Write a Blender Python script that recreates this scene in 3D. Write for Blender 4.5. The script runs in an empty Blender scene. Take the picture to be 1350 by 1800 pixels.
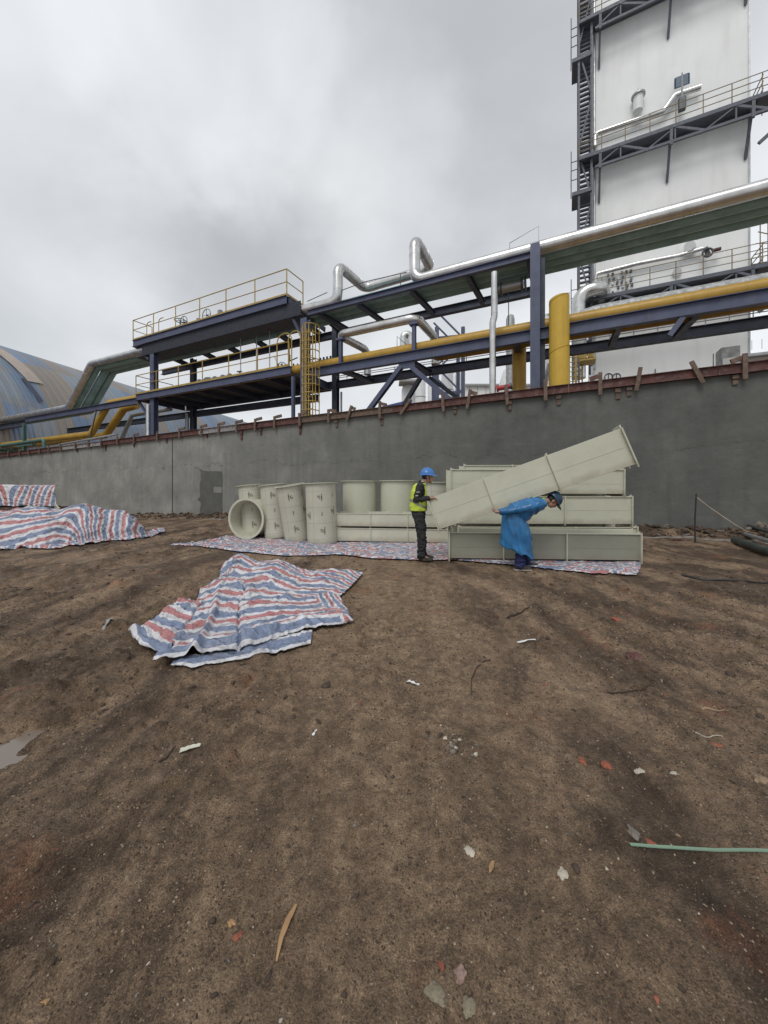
import bpy, bmesh, math, random
import numpy as np
from mathutils import Vector, Matrix, Quaternion
R = math.radians
random.seed(7)
rng = np.random.default_rng(11)
S = bpy.context.scene
C = S.collection

# ------------------------------------------------------------------ camera, world, sun, exposure
CAMZ = 1.4
cd = bpy.data.cameras.new('camera'); cam = bpy.data.objects.new('camera', cd); C.objects.link(cam)
cam.location = (0, 0, CAMZ); cam.rotation_euler = (R(90), 0, 0)
cd.sensor_fit = 'VERTICAL'; cd.sensor_height = 36; cd.sensor_width = 27; cd.lens = 13.0
cd.shift_y = -43 / 1800; cd.clip_start = 0.05; cd.clip_end = 2000
S.camera = cam
w = bpy.data.worlds.new('World'); S.world = w; w.use_nodes = True
nt = w.node_tree; nt.nodes.clear()
def wn(t, **k):
    n = nt.nodes.new(t)
    for a, b in k.items(): setattr(n, a, b)
    return n
SUN_EL, SUN_AZ = 52, 205
out = wn('ShaderNodeOutputWorld'); bg = wn('ShaderNodeBackground')
sky = wn('ShaderNodeTexSky', sky_type='NISHITA', sun_disc=False, sun_elevation=R(SUN_EL), sun_rotation=R(SUN_AZ))
skys = wn('ShaderNodeMix', data_type='RGBA', blend_type='MULTIPLY'); skys.inputs[0].default_value = 1
skys.inputs[7].default_value = (.1, .1, .1, 1)
nt.links.new(sky.outputs[0], skys.inputs[6])
tc = wn('ShaderNodeTexCoord'); mp = wn('ShaderNodeMapping'); mp.inputs['Scale'].default_value = (1, 1, 1.9); mp.inputs['Rotation'].default_value = (R(12), R(-24), R(8)); mp.inputs['Location'].default_value = (.35, .1, .2)
n1 = wn('ShaderNodeTexNoise'); n1.inputs['Scale'].default_value = 1.5; n1.inputs['Detail'].default_value = 5; n1.inputs['Roughness'].default_value = .5; n1.inputs['Distortion'].default_value = .5
cr = wn('ShaderNodeValToRGB'); e = cr.color_ramp.elements
e[0].position = .34; e[0].color = (.55, .575, .60, 1); e[1].position = .68; e[1].color = (.76, .78, .795, 1)
e2 = e.new(.5); e2.color = (.64, .66, .68, 1)
nt.links.new(tc.outputs['Generated'], mp.inputs[0]); nt.links.new(mp.outputs[0], n1.inputs['Vector']); nt.links.new(n1.outputs[0], cr.inputs[0])
# brighter cloud towards the right and low over the horizon
sep = wn('ShaderNodeSeparateXYZ'); nt.links.new(tc.outputs['Generated'], sep.inputs[0])
def wmath(op, a, b=None, clamp=False):
    m = wn('ShaderNodeMath', operation=op, use_clamp=clamp)
    for i, v in enumerate((a, b)):
        if v is None: continue
        if isinstance(v, (int, float)): m.inputs[i].default_value = v
        else: nt.links.new(v, m.inputs[i])
    return m.outputs[0]
n2 = wn('ShaderNodeTexNoise'); n2.inputs['Scale'].default_value = 2.6; n2.inputs['Detail'].default_value = 5; n2.inputs['Roughness'].default_value = .55
nt.links.new(tc.outputs['Generated'], n2.inputs['Vector'])
v1 = wn('ShaderNodeVectorMath', operation='SUBTRACT'); nt.links.new(n2.outputs[1], v1.inputs[0]); v1.inputs[1].default_value = (.5, .5, .5)
v2 = wn('ShaderNodeVectorMath', operation='SCALE'); nt.links.new(v1.outputs[0], v2.inputs[0]); v2.inputs['Scale'].default_value = .55
v3 = wn('ShaderNodeVectorMath', operation='ADD'); nt.links.new(tc.outputs['Generated'], v3.inputs[0]); nt.links.new(v2.outputs[0], v3.inputs[1])
v4 = wn('ShaderNodeVectorMath', operation='NORMALIZE'); nt.links.new(v3.outputs[0], v4.inputs[0])
def blob(vec, rad, gain):
    v = Vector(vec).normalized()
    d = wn('ShaderNodeVectorMath', operation='DOT_PRODUCT'); nt.links.new(v4.outputs[0], d.inputs[0]); d.inputs[1].default_value = v
    mr = wn('ShaderNodeMapRange', interpolation_type='SMOOTHSTEP'); nt.links.new(d.outputs['Value'], mr.inputs[0])
    mr.inputs[1].default_value = math.cos(R(rad)); mr.inputs[2].default_value = 1; mr.inputs[3].default_value = 0; mr.inputs[4].default_value = gain
    return mr.outputs[0]
g = wmath('ADD', 1.0, blob((1.35, 1, .6), 38, .42))
for vec, rad, gain in (((-.95, 1, 1.28), 17, .22), ((-.55, 1, 1.22), 16, .20), ((-.32, 1, 1.0), 13, .16), ((-.05, 1, .95), 12, .14), ((.05, 1, .75), 12, .10), ((-.95, 1, .6), 22, .16), ((-.5, 1, .18), 26, .12), ((.1, 1, .2), 30, .16), ((-.45, 1, .8), 24, -.13), ((.2, 1, 1.0), 24, -.07), ((-.2, 1, .55), 18, -.05)):
    g = wmath('ADD', g, blob(vec, rad, gain))
sc = wn('ShaderNodeVectorMath', operation='SCALE'); nt.links.new(cr.outputs[0], sc.inputs[0]); nt.links.new(g, sc.inputs['Scale'])
mx = wn('ShaderNodeMix', data_type='RGBA'); mx.inputs[0].default_value = .93
nt.links.new(skys.outputs[2], mx.inputs[6]); nt.links.new(sc.outputs[0], mx.inputs[7])
nt.links.new(mx.outputs[2], bg.inputs[0]); bg.inputs[1].default_value = 1.0
nt.links.new(bg.outputs[0], out.inputs[0])
sl = bpy.data.lights.new('sun', 'SUN'); sun = bpy.data.objects.new('sun', sl); C.objects.link(sun)
sl.energy = 1.3; sl.angle = R(28); sl.color = (1, .965, .92)
sd = Vector((math.sin(R(SUN_AZ)) * math.cos(R(SUN_EL)), math.cos(R(SUN_AZ)) * math.cos(R(SUN_EL)), math.sin(R(SUN_EL))))
sun.rotation_euler = sd.to_track_quat('Z', 'Y').to_euler()
S.view_settings.view_transform = 'Standard'; S.view_settings.look = 'None'; S.view_settings.exposure = 0; S.view_settings.gamma = 1
S.view_settings.use_curve_mapping = False

# ------------------------------------------------------------------ measuring helpers (real places, metres)
F, CX, HY = 650.0, 675.0, 857.0
def P(px, py, Y): return Vector(((px - CX) / F * Y, Y, CAMZ + (HY - py) / F * Y))
def G(px, py, z=0.0):
    Y = F * (CAMZ - z) / (py - HY); return Vector(((px - CX) / F * Y, Y, z))
DX, DY = .8965, -.443          # along the wall, to the right
NX, NY, N0 = .443, .8965, 13.92   # away from the camera, wall face at n = 0
def Wp(s, n, z): return Vector((DX * s + NX * (n + N0), DY * s + NY * (n + N0), z))
def Yn(px, n): return (N0 + n) / (NX * (px - CX) / F + NY)
def sn(px, n):
    Y = Yn(px, n); return (px - CX) / F * Y * DX + Y * DY
def Q(px, py, n): return P(px, py, Yn(px, n))
def Qz(px, n, z): return Wp(sn(px, n), n, z)
DV = Vector((DX, DY, 0)); NV = Vector((NX, NY, 0)); ZV = Vector((0, 0, 1))

# ------------------------------------------------------------------ numpy noise
_T = np.random.default_rng(5).random((256, 256))
def vn(x, y, s=0):
    x = np.asarray(x, float) + s * 17.3; y = np.asarray(y, float) + s * 9.7
    xi = np.floor(x).astype(int); yi = np.floor(y).astype(int); fx = x - xi; fy = y - yi
    fx = fx * fx * fx * (fx * (fx * 6 - 15) + 10); fy = fy * fy * fy * (fy * (fy * 6 - 15) + 10)
    a = _T[xi & 255, yi & 255]; b = _T[(xi + 1) & 255, yi & 255]; c = _T[xi & 255, (yi + 1) & 255]; d = _T[(xi + 1) & 255, (yi + 1) & 255]
    return ((a * (1 - fx) + b * fx) * (1 - fy) + (c * (1 - fx) + d * fx) * fy) * 2 - 1
def fbm(x, y, o=4, s=0, g=.5):
    r = 0; a = 1; f = 1
    for i in range(o):
        c_, s_ = math.cos(i * 1.1), math.sin(i * 1.1)
        r = r + a * vn((x * c_ - y * s_) * f, (x * s_ + y * c_) * f, s + i * 3); a *= g; f *= 2.03
    return r
def sstep(a, b, x):
    t = np.clip((np.asarray(x, float) - a) / (b - a), 0, 1); return t * t * (3 - 2 * t)

RUT = [(-2.75, .3), (-2.35, 1.2), (-2.08, 1.9), (-1.93, 2.5), (-1.80, 3.4), (-1.72, 4.6), (-1.6, 6)]
def rut_d(x, y):
    best = np.full(np.shape(x), 9.0)
    for (ax, ay), (bx, by) in zip(RUT[:-1], RUT[1:]):
        ux, uy = bx - ax, by - ay; L = ux * ux + uy * uy
        t = np.clip(((x - ax) * ux + (y - ay) * uy) / L, 0, 1)
        best = np.minimum(best, np.hypot(x - ax - t * ux, y - ay - t * uy))
    return best
FEET = []
_rf = random.Random(3)
for (x_, y_, a_) in ((-.2, 1.5, 1.5), (.5, 2.0, 1.2), (-.7, 2.6, 1.8), (1.3, 3.2, 1.9), (.9, 4.4, 1.4), (-1.1, 1.7, 1.3)):
    for k_ in range(5):
        sd_ = .1 * (1 if k_ % 2 else -1); FEET.append((x_ + math.cos(a_) * .62 * k_ - math.sin(a_) * sd_, y_ + math.sin(a_) * .62 * k_ + math.cos(a_) * sd_, a_ + _rf.uniform(-.2, .2)))
def gh(x, y):
    x = np.asarray(x, float); y = np.asarray(y, float)
    s = x * DX + y * DY; n = x * NX + y * NY - N0
    near = 1 - sstep(14, 26, np.hypot(x, y))
    z = .030 * fbm(x * .55, y * .55, 3, 1)
    calm = sstep(5.9, 6.6, y) * sstep(-4.5, -3.8, x) * (1 - sstep(5.0, 5.8, x))     # trodden flat under the ducts
    z = z * (1 - .8 * calm)
    # sheared wheel marks, left running up to the right, right running down to the right
    u = x * .97 - y * .14; v = x * .14 + y * .97
    zl = fbm(u * 2.8, v * .75, 4, 4); wl = sstep(.2, -1.7, x) * (1 - calm)
    u2 = x * .98 + y * .05; v2 = -x * .05 + y * .98
    zr = fbm(u2 * 2.6, v2 * .8, 4, 8); wr = sstep(.7, 2.4, x) * (1 - calm)
    z = z + (.028 * zl * wl + .017 * zr * wr) * near
    clod = np.maximum(0, fbm(x * 5.5, y * 5.5, 4, 12) - .12)
    z = z + clod * (.014 + .055 * wl + .035 * wr) * near * (1 - .7 * calm)
    z = z + (.008 * fbm(x * 14, y * 14, 3, 20) + .0042 * fbm(x * 42, y * 42, 2, 25)) * near
    d = rut_d(x, y)
    z = z - .060 * np.exp(-(d / .15) ** 2) * (1 + .45 * vn(x * 1.2, y * 1.2, 30)) * sstep(4.6, 2.9, y) + .02 * np.exp(-((d - .34) / .1) ** 2) * sstep(4.6, 2.9, y)
    d2 = np.abs(x - 1.12 - .05 * np.sin(y * 2))
    z = z - .022 * np.exp(-(d2 / .14) ** 2) * sstep(4.5, 2.2, y)
    for (fx_, fy_, fa) in FEET:
        ca, sa = math.cos(fa), math.sin(fa); a_ = (x - fx_) * ca + (y - fy_) * sa; b_ = -(x - fx_) * sa + (y - fy_) * ca; e_ = (a_ / .14) ** 2 + (b_ / (.048 - .05 * a_)) ** 2
        z = z - .014 * (1 - sstep(.6, 1.15, e_)) + .006 * np.exp(-((np.sqrt(e_) - 1.25) / .22) ** 2)
    # loose spoil heaped along the foot of the wall
    bank = sstep(-1.25, -.35, n + .25 * vn(s * .8, 0, 40)) * (1 - sstep(.2, .5, n))
    z = z + bank * (.16 + .08 * fbm(s * 1.3, n * 2, 4, 33) + .05 * np.abs(fbm(s * 5, n * 5, 3, 36)))
    z = z - .45 * sstep(-8, -26, s) * sstep(7, 12, y)
    return z
def gz(x, y): return float(gh(np.array([x]), np.array([y]))[0])

# ------------------------------------------------------------------ object helpers
ORG = {}
def tag(o, label, cat=None, group=None, kind=None):
    if label: o['label'] = label
    if cat: o['category'] = cat
    if group: o['group'] = group
    if kind: o['kind'] = kind
    return o
def thing(name, label, cat, loc=(0, 0, 0), group=None):
    o = bpy.data.objects.new(name, None); C.objects.link(o); o.location = loc; o.empty_display_size = .2
    ORG[o.name] = Vector(loc); tag(o, label, cat, group); return o
def link(name, me, mat, parent=None, smooth=False, angle=None):
    o = bpy.data.objects.new(name, me); C.objects.link(o)
    for m in (mat if isinstance(mat, (list, tuple)) else [mat]): me.materials.append(m)
    if smooth:
        me.polygons.foreach_set('use_smooth', [True] * len(me.polygons))
        if angle is not None:
            try: me.set_sharp_from_angle(angle=R(angle))
            except Exception: pass
    if parent is not None:
        o.parent = parent; ORG[o.name] = ORG[parent.name]
    else: ORG[o.name] = Vector((0, 0, 0))
    return o
class MB:
    def __init__(self): self.v = []; self.f = []; self.m = []
    def add(self, vs, fs, m=0):
        b = len(self.v); self.v += [tuple(p) for p in vs]; self.f += [tuple(b + i for i in f) for f in fs]; self.m += [m] * len(fs); return self
    def obox(self, c, ax, ay, az, m=0):
        c = Vector(c); ax, ay, az = Vector(ax), Vector(ay), Vector(az)
        vs = [c + ax * i + ay * j + az * k for i in (-1, 1) for j in (-1, 1) for k in (-1, 1)]
        return self.add(vs, [(0, 1, 3, 2), (4, 6, 7, 5), (0, 4, 5, 1), (2, 3, 7, 6), (0, 2, 6, 4), (1, 5, 7, 3)], m)
    def box(self, x0, x1, y0, y1, z0, z1, m=0):
        return self.obox(((x0 + x1) / 2, (y0 + y1) / 2, (z0 + z1) / 2), ((x1 - x0) / 2, 0, 0), (0, (y1 - y0) / 2, 0), (0, 0, (z1 - z0) / 2), m)
    def wbox(self, s0, s1, n0, n1, z0, z1, m=0):     # box along the wall directions
        return self.obox(Wp((s0 + s1) / 2, (n0 + n1) / 2, (z0 + z1) / 2), DV * (s1 - s0) / 2, NV * (n1 - n0) / 2, ZV * (z1 - z0) / 2, m)
    def bar(self, a, b, w_, h_, up=(0, 0, 1), m=0):
        a, b = Vector(a), Vector(b); d = b - a; L = d.length
        if L < 1e-6: return self
        d /= L; up = Vector(up)
        if abs(d.dot(up)) > .98: up = Vector(DV)
        sd_ = d.cross(up).normalized(); u = sd_.cross(d).normalized()
        return self.obox((a + b) / 2, d * L / 2, sd_ * w_ / 2, u * h_ / 2, m)
    def ibeam(self, a, b, w_, h_, up=(0, 0, 1), t=.022):
        a, b = Vector(a), Vector(b); d = (b - a).normalized(); up = Vector(up)
        if abs(d.dot(up)) > .98: up = Vector(NV)
        sd_ = d.cross(up).normalized(); u = sd_.cross(d).normalized()
        self.bar(a + u * (h_ / 2 - t / 2), b + u * (h_ / 2 - t / 2), w_, t, u)
        self.bar(a - u * (h_ / 2 - t / 2), b - u * (h_ / 2 - t / 2), w_, t, u)
        self.bar(a, b, t * .8, h_ - 2 * t, u); return self
    def tube(self, pts, r, seg=10, caps=True, m=0):
        pts = [Vector(p) for p in pts]; n = len(pts)
        rr = r if isinstance(r, (list, tuple)) else [r] * n
        tg = []
        for i in range(n):
            a = pts[max(0, i - 1)]; b = pts[min(n - 1, i + 1)]; t = (b - a)
            tg.append(t.normalized() if t.length > 1e-9 else Vector((0, 0, 1)))
        x = tg[0].cross(Vector((0, 0, 1)))
        if x.length < .05: x = tg[0].cross(Vector((0, 1, 0)))
        x.normalize(); vs = []; fs = []
        for i in range(n):
            if i: x = (x - tg[i] * x.dot(tg[i])).normalized()
            y = tg[i].cross(x)
            for k in range(seg):
                a = 2 * math.pi * k / seg; vs.append(pts[i] + (x * math.cos(a) + y * math.sin(a)) * rr[i])
        for i in range(n - 1):
            for k in range(seg):
                k2 = (k + 1) % seg; fs.append((i * seg + k, i * seg + k2, (i + 1) * seg + k2, (i + 1) * seg + k))
        if caps: fs.append(tuple(range(seg - 1, -1, -1))); fs.append(tuple((n - 1) * seg + k for k in range(seg)))
        return self.add(vs, fs, m)
    def ring(self, c, ax, r, t, seg=24, tseg=6, a0=0, a1=360, xdir=None, m=0):
        ax = Vector(ax).normalized(); x = Vector(xdir) if xdir is not None else ax.orthogonal(); x = (x - ax * x.dot(ax)).normalized(); y = ax.cross(x); c = Vector(c)
        full = abs(a1 - a0) >= 359.9
        k = seg + 1
        pts = [c + (x * math.cos(R(a0 + (a1 - a0) * i / seg)) + y * math.sin(R(a0 + (a1 - a0) * i / seg))) * r for i in range(k)]
        return self.tube(pts, t, tseg, not full, m)
    def lathe(self, c, ax, prof, seg=32, m=0, closed=False):
        ax = Vector(ax).normalized(); x = ax.orthogonal().normalized(); y = ax.cross(x); c = Vector(c); n = len(prof)
        vs = [c + ax * h + (x * math.cos(2 * math.pi * k / seg) + y * math.sin(2 * math.pi * k / seg)) * r for (r, h) in prof for k in range(seg)]
        fs = []
        for i in range(n if closed else n - 1):
            j = (i + 1) % n
            for k in range(seg): k2 = (k + 1) % seg; fs.append((i * seg + k, i * seg + k2, j * seg + k2, j * seg + k))
        return self.add(vs, fs, m)
    def build(self, name, mat, parent=None, smooth=False, angle=35, bevel=0):
        me = bpy.data.meshes.new(name); o_ = ORG[parent.name] if parent is not None else Vector((0, 0, 0))
        me.from_pydata([(p[0] - o_.x, p[1] - o_.y, p[2] - o_.z) for p in self.v], [], self.f)
        bm = bmesh.new(); bm.from_mesh(me); bmesh.ops.recalc_face_normals(bm, faces=bm.faces); bm.to_mesh(me); bm.free()
        me.polygons.foreach_set('material_index', self.m[:len(me.polygons)])
        o = link(name, me, mat, parent, smooth, angle)
        if bevel:
            b = o.modifiers.new('bevel', 'BEVEL'); b.width = bevel; b.segments = 2; b.limit_method = 'ANGLE'; b.harden_normals = False
        return o
def fillet(pts, r, seg=8):
    pts = [Vector(p) for p in pts]; o = [pts[0]]
    for i in range(1, len(pts) - 1):
        a, b, c = pts[i - 1], pts[i], pts[i + 1]; u = (a - b); v = (c - b); lu, lv = u.length, v.length; u /= lu; v /= lv
        ang = u.angle(v)
        if ang > 3.05: o.append(b); continue
        t = min(r / math.tan(ang / 2), lu * .48, lv * .48); rr = t * math.tan(ang / 2)
        cc = b + (u + v).normalized() * (rr / math.sin(ang / 2)); p0 = b + u * t; p1 = b + v * t
        e0 = p0 - cc; e1 = p1 - cc; tot = e0.angle(e1)
        for k in range(seg + 1):
            q = k / seg; o.append(cc + (e0 * math.sin((1 - q) * tot) + e1 * math.sin(q * tot)) / math.sin(tot))
    o.append(pts[-1]); return o

# ------------------------------------------------------------------ materials
def nodes(name):
    m = bpy.data.materials.new(name); m.use_nodes = True; t = m.node_tree; b = t.nodes['Principled BSDF']; return m, t, b
def N(t, typ, **k):
    n = t.nodes.new(typ)
    for a, b in k.items(): setattr(n, a, b)
    return n
def tmath(t, op, a, b=None, c=None, clamp=False):
    m = N(t, 'ShaderNodeMath', operation=op, use_clamp=clamp)
    for i, v in enumerate((a, b, c)):
        if v is None: continue
        if isinstance(v, (int, float)): m.inputs[i].default_value = v
        else: t.links.new(v, m.inputs[i])
    return m.outputs[0]
def noise(t, scale, detail=4, rough=.55, vec=None, dist=0):
    n = N(t, 'ShaderNodeTexNoise'); n.inputs['Scale'].default_value = scale; n.inputs['Detail'].default_value = detail; n.inputs['Roughness'].default_value = rough; n.inputs['Distortion'].default_value = dist
    if vec is None:
        c = N(t, 'ShaderNodeTexCoord'); vec = c.outputs['Object']
    t.links.new(vec, n.inputs['Vector']); return n.outputs[0]
def ramp(t, fac, stops, interp='LINEAR'):
    r = N(t, 'ShaderNodeValToRGB'); r.color_ramp.interpolation = interp; el = r.color_ramp.elements
    while len(el) > 1: el.remove(el[-1])
    el[0].position = stops[0][0]; el[0].color = (*stops[0][1], 1)
    for p, c in stops[1:]: x = el.new(p); x.color = (*c, 1)
    t.links.new(fac, r.inputs[0]); return r.outputs[0]
def mixc(t, fac, a, b, mode='MIX'):
    m = N(t, 'ShaderNodeMix', data_type='RGBA', blend_type=mode)
    for i, v in ((0, fac), (6, a), (7, b)):
        if isinstance(v, (int, float)): m.inputs[i].default_value = v
        elif isinstance(v, (tuple, list)): m.inputs[i].default_value = (*v, 1)
        else: t.links.new(v, m.inputs[i])
    return m.outputs[2]
def bump(t, b, h, st=.3, d=.01):
    n = N(t, 'ShaderNodeBump'); n.inputs['Strength'].default_value = st; n.inputs['Distance'].default_value = d
    t.links.new(h, n.inputs['Height']); t.links.new(n.outputs[0], b.inputs['Normal'])
def stretch(t, sx, sy, sz):
    c = N(t, 'ShaderNodeTexCoord'); m = N(t, 'ShaderNodeMapping'); m.inputs['Scale'].default_value = (sx, sy, sz); t.links.new(c.outputs['Object'], m.inputs[0]); return m.outputs[0]
def mat(name, col, rough=.6, metal=0, var=.25, scale=3, dirt=None, damt=.35, bmp=.15, bscale=40, streak=False):
    m, t, b = nodes(name); c = Vector(col)
    f = noise(t, scale, 6, .6)
    col_ = ramp(t, f, [(.3, tuple(c * (1 - var))), (.7, tuple(min(1, x * (1 + var * .6)) for x in c))])
    if dirt is not None:
        v2 = stretch(t, 2.2, 2.2, .25) if streak else None
        f2 = noise(t, scale * 1.9, 7, .65, v2)
        k = ramp(t, f2, [(.48, (0, 0, 0)), (.68, (damt, damt, damt))])
        col_ = mixc(t, k, col_, dirt)
    t.links.new(col_, b.inputs['Base Color'])
    rr = ramp(t, noise(t, scale * 2.5, 4), [(.3, (rough * .8,) * 3), (.7, (min(1, rough * 1.2),) * 3)]); t.links.new(rr, b.inputs['Roughness'])
    b.inputs['Metallic'].default_value = metal
    if bmp: bump(t, b, noise(t, bscale, 4), bmp, .004)
    return m
M = {}
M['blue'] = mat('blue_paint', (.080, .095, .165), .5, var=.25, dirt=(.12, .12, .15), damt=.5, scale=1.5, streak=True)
M['bluedk'] = mat('shade_blue_paint', (.058, .067, .100), .6, var=.25, scale=1.5)  # darker copy of the blue; shade on rear and lower members put into colour
M['grating'] = mat('grating_steel', (.085, .092, .115), .7, var=.25)
M['under'] = mat('under_deck_shade_colour', (.034, .039, .055), .8, var=.2)  # near-black colour standing for the shade under the upper deck
M['yrail'] = mat('yellow_rail_paint', (.46, .31, .06), .5, var=.3, dirt=(.24, .17, .08), damt=.6, scale=5)
M['yellow'] = mat('yellow_pipe_paint', (.50, .30, .045), .42, var=.16, dirt=(.30, .20, .06), damt=.5, scale=1.2, streak=True)
M['yellowb'] = mat('bright_yellow_pipe_paint', (.62, .40, .045), .36, var=.14, dirt=(.40, .26, .05), damt=.45, scale=1.3, streak=True)
M['teal'] = mat('teal_pipe_paint', (.25, .40, .41), .4, var=.2, dirt=(.10, .16, .15), damt=.4, scale=1.2)
M['towersteel'] = mat('hazed_blue_grey_steel', (.105, .115, .140), .6, var=.2)  # steel lightened: distance haze over the tower is put into the colour
M['dkpipe'] = mat('dark_grey_green_pipe', (.055, .068, .060), .5, var=.3)
M['green'] = mat('green_pipe_paint', (.10, .19, .165), .45, var=.2)
M['rail2'] = mat('weathered_rail_paint', (.26, .20, .12), .6, var=.3)
def clad():
    m, t, b = nodes('aluminium_cladding')
    f = noise(t, 2.2, 5)
    t.links.new(ramp(t, f, [(.3, (.55, .54, .52)), (.7, (.78, .78, .78))]), b.inputs['Base Color'])
    b.inputs['Metallic'].default_value = .9
    t.links.new(ramp(t, noise(t, 1.5, 2), [(.3, (.24,) * 3), (.7, (.34,) * 3)]), b.inputs['Roughness'])
    return m
M['clad'] = clad()
M['steel'] = mat('galvanised_steel', (.42, .43, .44), .4, .6, var=.2)
M['dkmetal'] = mat('dark_valve_metal', (.10, .11, .12), .5, .3, var=.3)
M['red'] = mat('red_paint', (.45, .05, .05), .5, var=.2)
M['waler'] = mat('rusty_waler', (.115, .042, .036), .7, var=.45, dirt=(.17, .12, .10), damt=.8, scale=3.5, bmp=.4)
M['timber'] = mat('weathered_timber', (.15, .10, .075), .8, var=.45, dirt=(.22, .18, .15), damt=.6, scale=7, bmp=.4)
M['timber2'] = mat('pale_fibre', (.40, .33, .26), .8)
M['plankg'] = mat('grey_plank', (.34, .33, .33), .7, var=.4, dirt=(.14, .08, .07), damt=.9, scale=5)
M['hwall'] = mat('white_panel_wall', (.84, .85, .84), .7, var=.05, dirt=(.62, .62, .59), damt=.3, scale=.35, streak=True)
M['white'] = mat('white_paint', (.75, .76, .76), .5, var=.08)
M['greymt'] = mat('grey_mottled_sheet', (.40, .41, .41), .55, .3, var=.45, scale=4)
M['black'] = mat('black_print', (.02, .02, .02), .6, var=.1, bmp=0)
M['rubber'] = mat('black_rubber', (.03, .03, .032), .6, var=.2)
M['navy'] = mat('navy_work_cloth', (.018, .026, .105), .75, var=.4, scale=9)
M['charcoal'] = mat('charcoal_work_cloth', (.026, .027, .030), .85, var=.35, scale=9)
M['shoe'] = mat('dark_muddy_shoe', (.035, .03, .028), .7, var=.4, dirt=(.16, .12, .08), damt=.7, scale=12)
M['sole'] = mat('pale_shoe_sole', (.42, .38, .33), .7)
M['skin'] = mat('skin', (.40, .225, .16), .5, var=.12, scale=14, bmp=.05)
M['hair'] = mat('black_hair', (.012, .011, .011), .55)
M['helmet'] = mat('blue_helmet_plastic', (.06, .20, .52), .28, var=.1, bmp=0)
M['helmet2'] = mat('dark_blue_helmet_plastic', (.015, .055, .11), .35, var=.15, bmp=0)
M['cuff'] = mat('pale_cloth', (.6, .58, .5), .8)
M['reflect'] = mat('reflective_tape', (.30, .32, .22), .35, .2, var=.3, scale=12)
M['vest'] = mat('fluorescent_vest', (.62, .76, .08), .6, var=.2, scale=8)
def coatm():
    m, t, b = nodes('blue_plastic_raincoat')
    f = noise(t, 5, 5)
    t.links.new(ramp(t, f, [(.3, (.012, .085, .22)), (.7, (.035, .21, .47))]), b.inputs['Base Color'])
    b.inputs['Roughness'].default_value = .3; b.inputs['Transmission Weight'].default_value = 0
    bump(t, b, noise(t, 11, 4, .6, stretch(t, 1.6, 1.6, .4), .6), .3, .015); return m
M['coat'] = coatm()
def ppm(name, col, lines=False, r=0.36, pitch_z=.39, pitch_a=.47, off=0.0):
    m, t, b = nodes(name); c = Vector(col)
    cc = ramp(t, noise(t, 1.6, 6, .6), [(.3, tuple(c * .88)), (.7, tuple(c * 1.04))])
    k = ramp(t, noise(t, 5, 7, .7), [(.55, (0, 0, 0)), (.75, (.3, .3, .3))])
    cc = mixc(t, k, cc, tuple(c * .72))
    fl = noise(t, 90, 2)
    cc = mixc(t, .10, cc, ramp(t, fl, [(.35, (.25, .25, .2)), (.65, (.9, .9, .8))]))
    if lines:
        tc_ = N(t, 'ShaderNodeTexCoord'); sp = N(t, 'ShaderNodeSeparateXYZ'); t.links.new(tc_.outputs['Object'], sp.inputs[0])
        th = tmath(t, 'ARCTAN2', sp.outputs[1], sp.outputs[0])
        a = tmath(t, 'FRACT', tmath(t, 'ADD', tmath(t, 'MULTIPLY', th, r / pitch_a), 10.5 + off))
        z = tmath(t, 'FRACT', tmath(t, 'ADD', tmath(t, 'MULTIPLY', sp.outputs[2], 1 / pitch_z), .70))
        la = tmath(t, 'LESS_THAN', a, .016); lz = tmath(t, 'LESS_THAN', z, .020)
        cc = mixc(t, tmath(t, 'MULTIPLY', tmath(t, 'MAXIMUM', la, lz), .5), cc, (.14, .14, .115))
    tq = N(t, 'ShaderNodeTexCoord'); sq = N(t, 'ShaderNodeSeparateXYZ'); t.links.new(tq.outputs['Object'], sq.inputs[0])
    dz = tmath(t, 'ADD', sq.outputs[2], tmath(t, 'MULTIPLY', noise(t, 4, 6, .65), .22)); cc = mixc(t, ramp(t, dz, [(.10, (.55,) * 3), (.24, (0,) * 3)]), cc, (.26, .22, .165))
    sm = ramp(t, noise(t, 2.3, 7, .72, stretch(t, 1, 1, .4), .8), [(.58, (0,) * 3), (.72, (.18,) * 3)]); cc = mixc(t, sm, cc, (.36, .33, .26))
    t.links.new(cc, b.inputs['Base Color']); t.links.new(ramp(t, noise(t, 3, 5), [(.35, (.40,) * 3), (.65, (.65,) * 3)]), b.inputs['Roughness'])
    bump(t, b, noise(t, 3, 3), .12, .02); return m
PPC = (.585, .585, .465)
M['pp'] = ppm('beige_plastic_sheet', PPC)
M['ppdk'] = ppm('grey_green_front_sheet', (.275, .28, .22))
M['ppg'] = ppm('gridded_plastic_sheet', (.535, .525, .43), True)
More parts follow.
